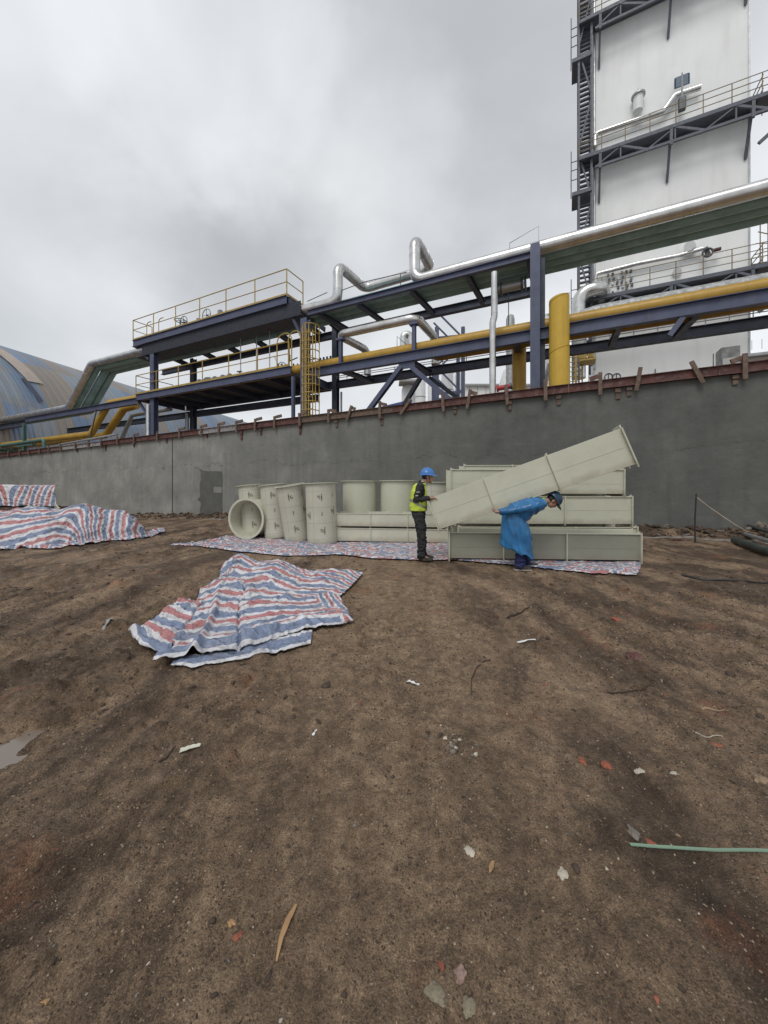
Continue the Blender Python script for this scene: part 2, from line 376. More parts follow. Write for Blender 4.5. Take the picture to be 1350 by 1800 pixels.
def stripem():
    m, t, b = nodes('striped_woven_tarpaulin')
    at = N(t, 'ShaderNodeAttribute', attribute_name='stripe'); f0 = at.outputs['Fac']
    f = tmath(t, 'FRACT', f0)
    rd, wh, bl = (.57, .235, .245), (.79, .79, .82), (.24, .30, .45)
    c = ramp(t, f, [(0, rd), (.27, wh), (.46, bl), (.79, wh)], 'CONSTANT')
    v = ramp(t, noise(t, 6, 6, .65), [(.3, (.70,) * 3), (.65, (1, 1, 1))])
    c = mixc(t, 1.0, c, v, 'MULTIPLY')
    d = ramp(t, noise(t, 2.4, 6, .7), [(.5, (0, 0, 0)), (.78, (.45,) * 3)])
    c = mixc(t, d, c, (.33, .27, .22))
    wv = tmath(t, 'SINE', tmath(t, 'MULTIPLY', f0, 260))
    c = mixc(t, tmath(t, 'MULTIPLY', tmath(t, 'ADD', wv, 1), .06), c, (.2, .2, .2))
    t.links.new(c, b.inputs['Base Color']); b.inputs['Roughness'].default_value = .42
    vo = N(t, 'ShaderNodeTexVoronoi'); vo.inputs['Scale'].default_value = 6.5; tc_ = N(t, 'ShaderNodeTexCoord'); nn = N(t, 'ShaderNodeTexNoise'); nn.inputs['Scale'].default_value = 2.5; nn.inputs['Detail'].default_value = 3; t.links.new(tc_.outputs['Object'], nn.inputs['Vector'])
    va = N(t, 'ShaderNodeVectorMath', operation='SCALE'); va.inputs['Scale'].default_value = .6; t.links.new(nn.outputs[1], va.inputs[0]); vb = N(t, 'ShaderNodeVectorMath', operation='ADD'); t.links.new(va.outputs[0], vb.inputs[0]); t.links.new(tc_.outputs['Object'], vb.inputs[1]); t.links.new(vb.outputs[0], vo.inputs['Vector'])
    bump(t, b, tmath(t, 'ADD', tmath(t, 'MULTIPLY', vo.outputs['Distance'], 1.0), tmath(t, 'MULTIPLY', noise(t, 13, 5, .6, None, 1.0), .4)), 1.0, .055); return m
M['stripe'] = stripem()
def wallm():
    m, t, b = nodes('rendered_concrete_wall')
    c = ramp(t, noise(t, .7, 8, .62), [(.3, (.080, .083, .076)), (.55, (.112, .115, .106)), (.75, (.150, .152, .141))])
    s1 = noise(t, 1.6, 6, .6, stretch(t, 2.4, 2.4, .18))
    c = mixc(t, ramp(t, s1, [(.5, (0, 0, 0)), (.72, (.38,) * 3)]), c, (.060, .062, .057))
    s2 = noise(t, 1.3, 7, .7, stretch(t, .7, .7, 3))
    c = mixc(t, ramp(t, s2, [(.56, (0, 0, 0)), (.74, (.45,) * 3)]), c, (.16, .16, .148))
    # colour gets lighter towards the far (left) end
    g_ = N(t, 'ShaderNodeTexCoord'); sp = N(t, 'ShaderNodeSeparateXYZ'); t.links.new(g_.outputs['Object'], sp.inputs[0])
    k = tmath(t, 'MULTIPLY', tmath(t, 'ADD', sp.outputs[0], tmath(t, 'MULTIPLY', noise(t, .5, 3), 3)), -.06, clamp=True)
    c = mixc(t, k, c, mixc(t, 1.0, c, (2.5, 2.45, 2.45), 'MULTIPLY'))
    # rough cold joint line
    h = tmath(t, 'ADD', sp.outputs[2], tmath(t, 'MULTIPLY', noise(t, .9, 6, .65), -1.3))
    ln = tmath(t, 'LESS_THAN', tmath(t, 'ABSOLUTE', tmath(t, 'SUBTRACT', h, 1.95)), .02)
    lk = tmath(t, 'MULTIPLY', ln, ramp(t, noise(t, 2.5, 4), [(.45, (0,) * 3), (.6, (.7,) * 3)]))
    c = mixc(t, lk, c, (.07, .07, .066))
    t.links.new(c, b.inputs['Base Color']); t.links.new(ramp(t, noise(t, 3, 4), [(.3, (.55,) * 3), (.7, (.85,) * 3)]), b.inputs['Roughness'])
    hh = tmath(t, 'ADD', noise(t, 6, 8, .65), tmath(t, 'MULTIPLY', tmath(t, 'MULTIPLY', ln, noise(t, 8, 3)), -1.6))
    bump(t, b, hh, .5, .03); return m
M['wall'] = wallm()
M['patch'] = mat('dark_fresh_render', (.115, .117, .108), .8, var=.2, scale=2, bmp=.5, bscale=14)
M['conc'] = mat('pale_footing_concrete', (.30, .28, .25), .85, var=.4, scale=4, dirt=(.12, .09, .07), damt=.9, bmp=.6, bscale=20)
def soilm():
    m, t, b = nodes('wet_brown_soil')
    tc_ = N(t, 'ShaderNodeTexCoord'); sp = N(t, 'ShaderNodeSeparateXYZ'); t.links.new(tc_.outputs['Object'], sp.inputs[0]); X, Y = sp.outputs[0], sp.outputs[1]
    lng = stretch(t, 1, .38, 1)
    mid = noise(t, 2.3, 9, .66, lng, .35); big = noise(t, .8, 5, .6, lng)
    c = ramp(t, mid, [(.35, (.10, .070, .049)), (.46, (.205, .150, .106)), (.54, (.275, .203, .143)), (.66, (.36, .275, .198))])
    # compacted, drier driving lane down the middle
    lane = tmath(t, 'ABSOLUTE', tmath(t, 'ADD', tmath(t, 'SUBTRACT', X, .05), tmath(t, 'MULTIPLY', tmath(t, 'SUBTRACT', noise(t, .9, 5, .6, lng), .5), 2.2)))
    lk = ramp(t, tmath(t, 'MULTIPLY', lane, .5), [(.10, (.62,) * 3), (.52, (0,) * 3)])
    c = mixc(t, lk, c, mixc(t, ramp(t, noise(t, 7, 6, .6), [(.4, (0,) * 3), (.62, (1,) * 3)]), (.260, .190, .130), (.370, .280, .195)))
    # dark loose loam in long patches
    dk = tmath(t, 'ADD', noise(t, 1.25, 7, .66, lng, .4), tmath(t, 'MULTIPLY', tmath(t, 'MINIMUM', tmath(t, 'ABSOLUTE', X), 4), .022))
    c = mixc(t, ramp(t, dk, [(.55, (0,) * 3), (.66, (.75,) * 3)]), c, (.070, .048, .035))
    c = mixc(t, .55, c, ramp(t, noise(t, 9, 8, .7), [(.36, (.18,) * 3), (.5, (.50,) * 3), (.64, (.82,) * 3)]), 'OVERLAY')
    # moist churned rut at the right of the lane
    r2 = tmath(t, 'ABSOLUTE', tmath(t, 'ADD', tmath(t, 'SUBTRACT', X, 1.13), tmath(t, 'MULTIPLY', tmath(t, 'SUBTRACT', noise(t, 3, 5, .6), .5), .5)))
    rk_ = tmath(t, 'MULTIPLY', ramp(t, r2, [(.04, (.75,) * 3), (.24, (0,) * 3)]), ramp(t, tmath(t, 'MULTIPLY', Y, .2), [(.3, (1,) * 3), (.5, (0,) * 3)]))
    c = mixc(t, rk_, c, (.045, .031, .024))
    c = mixc(t, ramp(t, noise(t, 1.7, 7, .62, stretch(t, 1, .8, 1)), [(.59, (0,) * 3), (.70, (.50,) * 3)]), c, (.32, .13, .07))
    c = mixc(t, ramp(t, noise(t, 2.1, 6, .6, stretch(t, .8, 1, 1)), [(.62, (0,) * 3), (.74, (.40,) * 3)]), c, (.27, .20, .09))
    c = mixc(t, .45, c, ramp(t, noise(t, 34, 8, .75), [(.32, (.12,) * 3), (.5, (.50,) * 3), (.66, (.86,) * 3)]), 'OVERLAY')
    c = mixc(t, .65, c, ramp(t, noise(t, 150, 4, .75), [(.34, (.10,) * 3), (.5, (.50,) * 3), (.66, (.92,) * 3)]), 'OVERLAY')
    def specks(scale, cut, dist, ca, cb, k, c):
        vo = N(t, 'ShaderNodeTexVoronoi'); vo.inputs['Scale'].default_value = scale; t.links.new(tc_.outputs['Object'], vo.inputs['Vector'])
        se = N(t, 'ShaderNodeSeparateColor'); t.links.new(vo.outputs['Color'], se.inputs[0])
        g_ = tmath(t, 'MULTIPLY', tmath(t, 'GREATER_THAN', se.outputs[0], cut), tmath(t, 'LESS_THAN', vo.outputs['Distance'], dist))
        return mixc(t, tmath(t, 'MULTIPLY', g_, k), c, mixc(t, se.outputs[1], ca, cb)), vo
    c, vo = specks(60, .965, .24, (.30, .22, .15), (.68, .60, .48), .9, c)
    c, vo = specks(34, .985, .15, (.30, .24, .17), (.75, .68, .56), .9, c)
    c, _v = specks(95, .78, .30, (.030, .021, .015), (.10, .07, .05), .7, c)
    c, vo = specks(48, .94, .26, (.03, .02, .014), (.08, .055, .04), .7, c)
    c, _v = specks(170, .90, .32, (.26, .20, .14), (.50, .42, .30), .6, c)
    c = mixc(t, 1.0, c, (1.04, .965, .88), 'MULTIPLY')
    t.links.new(c, b.inputs['Base Color'])
    wet = tmath(t, 'ABSOLUTE', tmath(t, 'ADD', tmath(t, 'ADD', X, 2.0), tmath(t, 'MULTIPLY', tmath(t, 'SUBTRACT', 1.9, Y), .16)))
    wk = tmath(t, 'MULTIPLY', ramp(t, tmath(t, 'ADD', wet, tmath(t, 'MULTIPLY', noise(t, 5, 5), .3)), [(.20, (1,) * 3), (.50, (0,) * 3)]), ramp(t, tmath(t, 'MULTIPLY', Y, .2), [(.5, (1,) * 3), (.75, (0,) * 3)]))
    rg = mixc(t, wk, ramp(t, noise(t, 1.3, 6, .6), [(.35, (.52,) * 3), (.62, (.86,) * 3)]), (.17, .17, .17)); t.links.new(rg, b.inputs['Roughness'])
    b.inputs['Specular IOR Level'].default_value = .4
    h = tmath(t, 'ADD', noise(t, 26, 8, .74), tmath(t, 'MULTIPLY', noise(t, 110, 5, .75), .55)); h = tmath(t, 'SUBTRACT', h, tmath(t, 'MULTIPLY', _v.outputs['Distance'], .25))
    bump(t, b, h, 1.0, .030); return m
M['soil'] = soilm()
M['clod'] = mat('soil_clod', (.075, .052, .037), .9, var=.4, scale=8, bmp=.5, bscale=60)
M['crumb'] = mat('soil_crumb', (.20, .145, .10), .9, var=.4, scale=8)
M['crumbl'] = mat('dry_soil_crumb', (.36, .27, .19), .9, var=.4, scale=8)
M['stone_t'] = mat('tan_stone', (.30, .22, .14), .8, var=.35, scale=9)
M['stone_g'] = mat('grey_stone', (.19, .165, .14), .8, var=.35, scale=9)
M['stone_w'] = mat('pale_stone', (.50, .45, .37), .8, var=.4, scale=9)
M['pinkst'] = mat('pink_stone', (.30, .20, .17), .8, var=.5, scale=60, bmp=.6, bscale=120)
M['clay'] = mat('pale_clay', (.27, .235, .165), .9, var=.4, scale=30, dirt=(.13, .10, .075), damt=.9, bmp=.8, bscale=120)
M['brick'] = mat('broken_brick', (.30, .095, .055), .85, var=.35, scale=9, bmp=.4)
M['straw'] = mat('dry_leaf', (.42, .25, .12), .75, var=.35, scale=12)
M['paper'] = mat('torn_pale_scrap', (.62, .62, .50), .7, var=.2, scale=14)
M['strap'] = mat('green_packing_strap', (.20, .30, .22), .45, var=.15)
M['wood_s'] = mat('dark_twig', (.055, .035, .025), .8, var=.3)

# ------------------------------------------------------------------ ground
def axis(dense0, dense1, st, growth, lo, hi):
    a = list(np.arange(dense0, dense1, st)); d = st; x = dense1
    while x < hi: a.append(x); d *= growth; x += d
    a.append(hi); d = st; x = dense0 - st; b = []
    while x > lo: b.append(x); d *= growth; x -= d
    b.append(lo); return np.array(b[::-1] + a)
xs = axis(-2.3, 2.3, .013, 1.027, -300, 300); ys = axis(.75, 3.6, .013, 1.019, -12, 500)
gx, gy = np.meshgrid(xs, ys); zz = gh(gx, gy); nx_, ny_ = len(xs), len(ys)
me = bpy.data.meshes.new('ground'); V = np.stack([gx.ravel(), gy.ravel(), zz.ravel()], 1)
idx = np.arange(nx_ * ny_).reshape(ny_, nx_); q = np.stack([idx[:-1, :-1], idx[:-1, 1:], idx[1:, 1:], idx[1:, :-1]], -1).reshape(-1, 4)
def grid_mesh(me, V, q):
    me.vertices.add(len(V)); me.vertices.foreach_set('co', np.ascontiguousarray(V, dtype=np.float32).ravel())
    me.loops.add(q.size); me.loops.foreach_set('vertex_index', q.ravel().astype(np.int32))
    me.polygons.add(len(q)); me.polygons.foreach_set('loop_start', np.arange(0, q.size, 4, dtype=np.int32)); me.polygons.foreach_set('loop_total', np.full(len(q), 4, dtype=np.int32))
    me.update(calc_edges=True); me.validate()
grid_mesh(me, V, q)
tag(link('ground', me, M['soil'], None, True), None, None, None, 'structure')
# water lying in the wheel rut
m_, t_, b_ = nodes('muddy_water'); b_.inputs['Base Color'].default_value = (.21, .17, .14, 1); b_.inputs['Roughness'].default_value = .2
pl = MB(); pc = [(-2.75, 1.0), (-2.35, 1.35), (-2.10, 1.9), (-2.0, 2.25)]
pts = []
for i, (x, y) in enumerate(pc): pts.append((x, y))
lv = sorted(gz(-2.08 - .3 * (1.9 - y_), y_) for y_ in (1.5, 1.65, 1.8, 1.9, 2.0, 2.1))[3] + .022
L_ = [(x - .3, y + .15, lv) for x, y in pc]; R_ = [(x + .22, y - .1, lv) for x, y in pc]
for i in range(len(pc) - 1): pl.add([L_[i], R_[i], R_[i + 1], L_[i + 1]], [(0, 1, 2, 3)])
tag(pl.build('puddle', m_), None, None, None, 'structure')

# ------------------------------------------------------------------ loose gravel and clods (uncountable)
def rock(mb, c, r, m=0, flat=.65, seed=None):
    rr = random.Random(seed) if seed is not None else random
    t = (1 + 5 ** .5) / 2
    vs = [(-1, t, 0), (1, t, 0), (-1, -t, 0), (1, -t, 0), (0, -1, t), (0, 1, t), (0, -1, -t), (0, 1, -t), (t, 0, -1), (t, 0, 1), (-t, 0, -1), (-t, 0, 1)]
    fs = [(0, 11, 5), (0, 5, 1), (0, 1, 7), (0, 7, 10), (0, 10, 11), (1, 5, 9), (5, 11, 4), (11, 10, 2), (10, 7, 6), (7, 1, 8), (3, 9, 4), (3, 4, 2), (3, 2, 6), (3, 6, 8), (3, 8, 9), (4, 9, 5), (2, 4, 11), (6, 2, 10), (8, 6, 7), (9, 8, 1)]
    a = rr.uniform(0, 6.3); ca, sa = math.cos(a), math.sin(a); ex = rr.uniform(.8, 1.5); ey = rr.uniform(.55, 1)
    o = []
    for v in vs:
        k = rr.uniform(.55, 1.3) * r / 1.9; x, y, z = v[0] * k * ex, v[1] * k * ey, v[2] * k * flat
        o.append((c[0] + x * ca - y * sa, c[1] + x * sa + y * ca, c[2] + z))
    mb.add(o, fs, m)
_t = (1 + 5 ** .5) / 2
ICO = np.array([(-1, _t, 0), (1, _t, 0), (-1, -_t, 0), (1, -_t, 0), (0, -1, _t), (0, 1, _t), (0, -1, -_t), (0, 1, -_t), (_t, 0, -1), (_t, 0, 1), (-_t, 0, -1), (-_t, 0, 1)]) / 1.9
ICF = np.array([(0, 11, 5), (0, 5, 1), (0, 1, 7), (0, 7, 10), (0, 10, 11), (1, 5, 9), (5, 11, 4), (11, 10, 2), (10, 7, 6), (7, 1, 8), (3, 9, 4), (3, 4, 2), (3, 2, 6), (3, 6, 8), (3, 8, 9), (4, 9, 5), (2, 4, 11), (6, 2, 10), (8, 6, 7), (9, 8, 1)])
def scatter(name, x, y, r, mi, mats, flat=.6, sink=.15):
    n = len(x); k = rng.uniform(.5, 1.35, (n, 12, 1)); V = ICO[None] * k * r[:, None, None]
    V[..., 0] *= rng.uniform(.8, 1.5, n)[:, None]; V[..., 1] *= rng.uniform(.5, 1, n)[:, None]; V[..., 2] *= flat
    a = rng.uniform(0, 6.3, n); ca, sa = np.cos(a)[:, None], np.sin(a)[:, None]; vx = V[..., 0] * ca - V[..., 1] * sa; vy = V[..., 0] * sa + V[..., 1] * ca
    V[..., 0] = vx + x[:, None]; V[..., 1] = vy + y[:, None]; V[..., 2] += (gh(x, y) + r * sink)[:, None]
    Fc = (ICF[None] + (np.arange(n) * 12)[:, None, None]).reshape(-1, 3); me = bpy.data.meshes.new(name); V = V.reshape(-1, 3)
    me.vertices.add(len(V)); me.vertices.foreach_set('co', V.astype(np.float32).ravel()); me.loops.add(Fc.size); me.loops.foreach_set('vertex_index', Fc.ravel().astype(np.int32))
    me.polygons.add(len(Fc)); me.polygons.foreach_set('loop_start', np.arange(0, Fc.size, 3, dtype=np.int32)); me.polygons.foreach_set('loop_total', np.full(len(Fc), 3, dtype=np.int32)); me.update(calc_edges=True)
    o = link(name, me, mats); me.polygons.foreach_set('material_index', np.repeat(mi, 20).astype(np.int32)); return o
n_ = 34000; yy = .8 + 4.2 * rng.random(n_) ** 1.5; xx = (rng.random(n_) * 2 - 1) * (yy * 1.12 + .25)
keep = fbm(xx * 1.6, yy * .9, 4, 50) + .12 * np.abs(xx) > rng.uniform(-.9, .5, n_); xx, yy = xx[keep], yy[keep]
tag(scatter('soil_crumbs', xx, yy, rng.uniform(.0014, .0042, len(xx)) * (.6 + .5 * yy), rng.choice(3, len(xx), p=[.4, .48, .12]), [M['clod'], M['crumb'], M['crumbl']], .75, .1), 'fine loose crumbs of brown soil over the near ground', 'soil', None, 'stuff')
n_ = 9000; yy = .8 + 9.0 * rng.random(n_) ** 1.5; xx = (rng.random(n_) * 2 - 1) * (yy * 1.12 + .3)
keep = fbm(xx * 1.1, yy * 1.1, 3, 52) > rng.uniform(-.9, .4, n_); xx, yy = xx[keep], yy[keep]; sz = np.minimum((.0014 + .0022 * rng.pareto(2.6, len(xx)).clip(0, 4)) * (.55 + .40 * yy), .011 + .0015 * yy)
mi = rng.choice(5, len(xx), p=[.28, .20, .20, .28, .04]); sz = sz * np.where(mi == 3, .62, np.where(mi == 0, 1.5, .9))
tag(scatter('gravel', xx, yy, sz, mi, [M['clod'], M['stone_t'], M['stone_g'], M['stone_w'], M['brick']], .6, .0), 'fine gravel, clods and brick crumbs strewn over the brown soil', 'gravel', None, 'stuff')
rb = MB()
for i in range(2400):
    s_ = random.uniform(-30, 9.5); n_q = -random.random() ** .7 * 1.15 + .0
    p = Wp(s_, n_q, 0); r_ = random.choice([.03, .04, .05, .07, .10]) * random.uniform(.5, 1.2)
    rock(rb, (p.x, p.y, gz(p.x, p.y) + r_ * .15), r_, random.choice([0, 0, 0, 0, 0, 0, 0, 0, 2]))
tag(rb.build('rubble', [M['clod'], M['stone_t'], M['stone_g']]), 'dark rubble and clods heaped along the foot of the grey wall', 'rubble', None, 'stuff')
cb = MB()
for i in range(1500):
    x = random.uniform(-7.5, -.3); y = random.uniform(2.2, 9.5)
    if random.random() < .35: x = random.uniform(2.2, 8); y = random.uniform(2, 9)
    if vn(x * 1.2, y * 1.2, 60) < -.05: continue
    r_ = random.choice([.01, .015, .02, .03]) * random.uniform(.6, 1.3); rock(cb, (x, y, gz(x, y) + r_ * .1), r_, 0, .5)
tag(cb.build('soil_clods', [M['clod']]), 'crumbly churned soil clods along the wheel marks', 'soil', None, 'stuff')

# ------------------------------------------------------------------ the grey wall and its formwork
def ztop(px): return Q(px, 804 - .1127 * px, 0).z
S0, S1 = sn(-260, 0), sn(1700, 0)
wt = thing('concrete_wall', 'long dark grey rendered concrete wall behind the beige ducts', 'wall', Wp(0, 0, 0))
mb = MB(); K = 60; vs = []
za = ztop(0); sa_ = sn(0, 0); zb = ztop(1350); sb_ = sn(1350, 0)
def zt(s): return za + (zb - za) * (s - sa_) / (sb_ - sa_)
for i in range(K + 1):
    s = S0 + (S1 - S0) * i / K
    vs += [Wp(s, 0, -1.2), Wp(s, 0, zt(s)), Wp(s, .4, zt(s)), Wp(s, .4, -1.2)]
fs = []
for i in range(K):
    a = i * 4; b = a + 4; fs += [(a, b, b + 1, a + 1), (a + 1, b + 1, b + 2, a + 2), (a + 2, b + 2, b + 3, a + 3)]
mb.add(vs, fs); mb.build('wall_face', M['wall'], wt)
mb = MB(); s0, s1 = sn(352, 0), sn(391, 0); z0, z1 = -.5, Q(370, 829, 0).z
pp = [(s0, z0), (s0 + .02, z1 - .75), (s0 - .12, z1 - .95), (s0 + .05, z1 - 1.2), (s0 - .05, z1 - .1), (s0 - .3, z1 + .12)]

rg = random.Random(4); o1 = [(s0 + rg.uniform(-.05, .07) - (.28 if .40 < k / 18 < .5 else 0), z0 + (z1 - z0) * k / 18) for k in range(19)]; o2 = [(s1 + rg.uniform(-.02, .03), z1 - (z1 - z0) * k / 18) for k in range(19)]
pp = o1 + [(s0 - .15, z1 + .22), (s0 + .25, z1 + .06), (s0 + .6, z1 + .03)] + o2; mb.add([Wp(a, -.012, b) for a, b in pp] + [Wp(a, -.003, b) for a, b in pp], [tuple(range(len(pp)))] + [(k, (k + 1) % len(pp), len(pp) + (k + 1) % len(pp), len(pp) + k) for k in range(len(pp))])
mb.build('render_patch', M['patch'], wt)
mb = MB(); mb.wbox(sn(302.5, 0), sn(303.7, 0), -.008, .002, -.5, zt(sn(303, 0)) - .02); mb.build('wall_joint', M['rubber'], wt)
mb = MB()
for a, b, y0, y1 in ((376, 390, 856, 866),):
    mb.wbox(sn(a, 0), sn(b, 0), -.018, -.0125, Q(a, y1, 0).z, Q(a, y0, 0).z)
mb.build('wall_scar', M['wall'], wt)
fw = thing('formwork_rail', 'rusty red-brown formwork rail with timber cleats along the top of the grey wall', 'formwork', Wp(0, -.05, 4))
segs = [(-260, 86, 'waler'), (86, 107, 'timber'), (107, 180, 'plankg'), (180, 350, 'waler'), (350, 420, 'plankg'), (420, 530, 'waler'), (530, 580, 'timber'), (580, 690, 'timber'), (690, 1000, 'waler'), (1000, 1262, 'waler'), (1262, 1700, 'waler')]
for i, (a, b, mt) in enumerate(segs):
    mb = MB(); sa, sb = sn(a, -.06), sn(b, -.06) - .01; hh = .26 if b > 600 else .28
    off = (i % 2) * .008
    A = [Wp(sa, -.09 + off, zt(sa)), Wp(sb, -.09 + off, zt(sb)), Wp(sb, .38, zt(sb)), Wp(sa, .38, zt(sa))]
    B = [p + ZV * hh for p in A]; mb.add(A + B, [(0, 1, 5, 4), (1, 2, 6, 5), (2, 3, 7, 6), (3, 0, 4, 7), (4, 5, 6, 7), (0, 3, 2, 1)]); mb.build('waler', M[mt], fw)
    mb = MB(); mb.bar(Wp(sa, -.115 + off, zt(sa) + hh + .012), Wp(sb, -.115 + off, zt(sb) + hh + .012), .1, .02); mb.bar(Wp(sa, -.112 + off, zt(sa) + .01), Wp(sb, -.112 + off, zt(sb) + .01), .1, .02)
    mb.build('waler_flange', M[mt], fw)
CL = [15, 35, 51, 70, 86, 107, 133, 156, 178, 207, 236, 277, 316, 354, 385, 416, 449, 483, 527, 578, 614, 668, 713, 779, 824, 891, 959, 1055, 1122, 1225, 1309]
TI = {614: -22, 713: -38, 779: 3, 824: -10, 891: 4, 959: 1, 1055: 0, 1122: -9, 1225: 22, 1309: 0}
for i, px in enumerate(CL):
    s = sn(px, -.14); z = zt(s); t_ = TI.get(px, random.uniform(-5, 5)); L = .36 if px > 600 else .30
    if px > 880: L = .36
    mb = MB(); c = Wp(s, -.165, z + .16); u = (ZV * math.cos(R(t_)) - DV * math.sin(R(t_))); sd_ = u.cross(NV)
    mb.obox(c, sd_ * .055, NV * .03, u * L); mb.build('cleat', M['timber'], fw)
    if px in (236, 316, 354, 385, 416, 449, 483, 527, 578, 614, 668, 824, 1055, 1309):
        mb = MB(); k = .32 if px < 600 else .22; dr = -1 if px in (1055, 1309) else 1
        mb.bar(Wp(s + dr * .05, -.12, z + .42), Wp(s + dr * (.05 + k * 1.1), -.12, z + (.46 if px < 560 else .34)), .07, .13); mb.build('wedge_block', M['timber'] if px != 1055 else M['waler'], fw)
for px, dz in ((25, .1), (60, .1), (95, .1), (136, .25), (186, .35), (236, .3), (293, .25), (364, .2), (425, .5), (459, .35), (528, .5), (592, .35), (671, .45), (800, .3), (896, .38), (982, .36), (1086, .36), (1106, .3), (1292, .3)):
    s = sn(px, -.02); z = zt(s); mb = MB(); mb.wbox(s - .075, s + .075, -.09, -.003, z - dz * .45, z - .03); mb.wbox(s - .06, s + .06, -.055, -.003, z - dz, z - dz * .45 - .02)
    mb.build('form_tie', M['timber'] if px > 560 else M['waler'], fw)
# footing strip at the foot of the wall
mb = MB(); K = 120; vs = []; fs = []
for i in range(K + 1):
    s = -16 + 26 * i / K; p = Wp(s, -1.28, 0); z = gz(p.x, p.y) + .012 + .02 * float(vn(s * 2, 0, 3))
    wv = .07 + .03 * float(vn(s * 1.4, 3, 9))
    vs += [Wp(s, -1.30 - wv, z - .05), Wp(s, -1.30 - wv, z), Wp(s, -1.2, z + .01), Wp(s, -1.2, z - .05)]
for i in range(K):
    a = i * 4; b = a + 4; fs += [(a, b, b + 1, a + 1), (a + 1, b + 1, b + 2, a + 2), (a + 2, b + 2, b + 3, a + 3)]
tag(mb.add(vs, fs).build('footing_strip', M['conc']), None, None, None, 'structure')

# ------------------------------------------------------------------ pipe rack
NF, NB = 1.43, 4.9
ZL, ZU = 7.47, 10.5           # tops of the lower and upper front beams
rk = thing('pipe_rack', 'navy blue steel pipe rack with two valve decks behind the wall', 'pipe rack', Wp(sn(941, NF), NF, 0))
def part(name, mt, fn, parent=rk, smooth=False):
    mb = MB(); fn(mb); return mb.build(name, M[mt], parent, smooth)
def col(px, n, z1, w_=.34, z0=-.4, mt='blue'):
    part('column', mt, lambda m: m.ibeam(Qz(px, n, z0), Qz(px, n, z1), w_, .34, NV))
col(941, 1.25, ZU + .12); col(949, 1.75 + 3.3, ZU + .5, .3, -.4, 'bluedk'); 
part('column', 'bluedk', lambda m: m.bar(Qz(952, 1.62, -.4), Qz(952, 1.62, 10.2), .24, .3, NV))  # side flange of the front column, its shade carried by the darker colour
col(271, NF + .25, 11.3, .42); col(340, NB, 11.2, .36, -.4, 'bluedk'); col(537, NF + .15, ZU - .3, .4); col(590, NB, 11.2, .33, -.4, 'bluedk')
part('column', 'blue', lambda m: m.bar(Qz(515.5, NF - .1, -.4), Qz(515.5, NF - .1, 7.2), .15, .15))
part('column', 'steel', lambda m: m.tube([Qz(600, NB - .5, -.4), Qz(600, NB - .5, 7)], .06, 8))
part('column', 'clad', lambda m: m.tube([Qz(260, NF, -.4), Qz(260, NF, 7)], .13, 12), rk, True)
part('column', 'steel', lambda m: m.tube([Qz(329, NB - .3, -.4), Qz(329, NB - .3, 7)], .14, 12), rk, True)
def beam(a, b, w_, h_, mt='blue', name='beam'): part(name, mt, lambda m: m.ibeam(a, b, w_, h_))
beam(Qz(541, NF, ZU - .13), Qz(934, NF, ZU - .13), .2, .27)
beam(Qz(545, NF, ZL - .21), Qz(1560, NF, ZL - .21), .26, .44)
beam(Qz(45, NF, ZL - .10), Qz(240, NF, ZL - .10), .26, .42)
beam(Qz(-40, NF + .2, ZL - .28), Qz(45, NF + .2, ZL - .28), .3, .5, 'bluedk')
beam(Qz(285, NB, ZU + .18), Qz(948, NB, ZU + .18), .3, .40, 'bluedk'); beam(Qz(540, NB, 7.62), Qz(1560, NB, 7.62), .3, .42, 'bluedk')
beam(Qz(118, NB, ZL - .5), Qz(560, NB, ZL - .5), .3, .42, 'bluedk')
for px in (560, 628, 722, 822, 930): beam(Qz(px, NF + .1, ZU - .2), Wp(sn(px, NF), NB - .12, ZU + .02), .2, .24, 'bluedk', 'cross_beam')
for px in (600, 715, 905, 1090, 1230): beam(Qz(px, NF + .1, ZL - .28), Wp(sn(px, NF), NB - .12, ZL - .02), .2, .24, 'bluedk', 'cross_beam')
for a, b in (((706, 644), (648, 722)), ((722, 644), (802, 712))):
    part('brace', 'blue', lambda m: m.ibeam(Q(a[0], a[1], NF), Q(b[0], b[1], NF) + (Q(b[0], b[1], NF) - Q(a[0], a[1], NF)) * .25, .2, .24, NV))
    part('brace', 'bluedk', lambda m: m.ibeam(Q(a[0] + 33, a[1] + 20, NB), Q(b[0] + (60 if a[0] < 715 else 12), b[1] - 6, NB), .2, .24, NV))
part('gusset', 'blue', lambda m: m.wbox(sn(701, NF), sn(729, NF), NF - .03, NF + .03, ZL - .72, ZL - .44))
part('knee', 'blue', lambda m: m.bar(Qz(1176, NF, ZL - 1.0), Qz(1200, NF, ZL - .45), .2, .16))
for px in (599, 728):
    part('pipe_stand', 'blue', lambda m: (m.ibeam(Qz(px, NF, ZL), Qz(px, NF, 8.62), .16, .16, NV), m.wbox(sn(px, NF) - .2, sn(px, NF) + .2, NF - .15, NF + .15, 8.62, 8.72)))
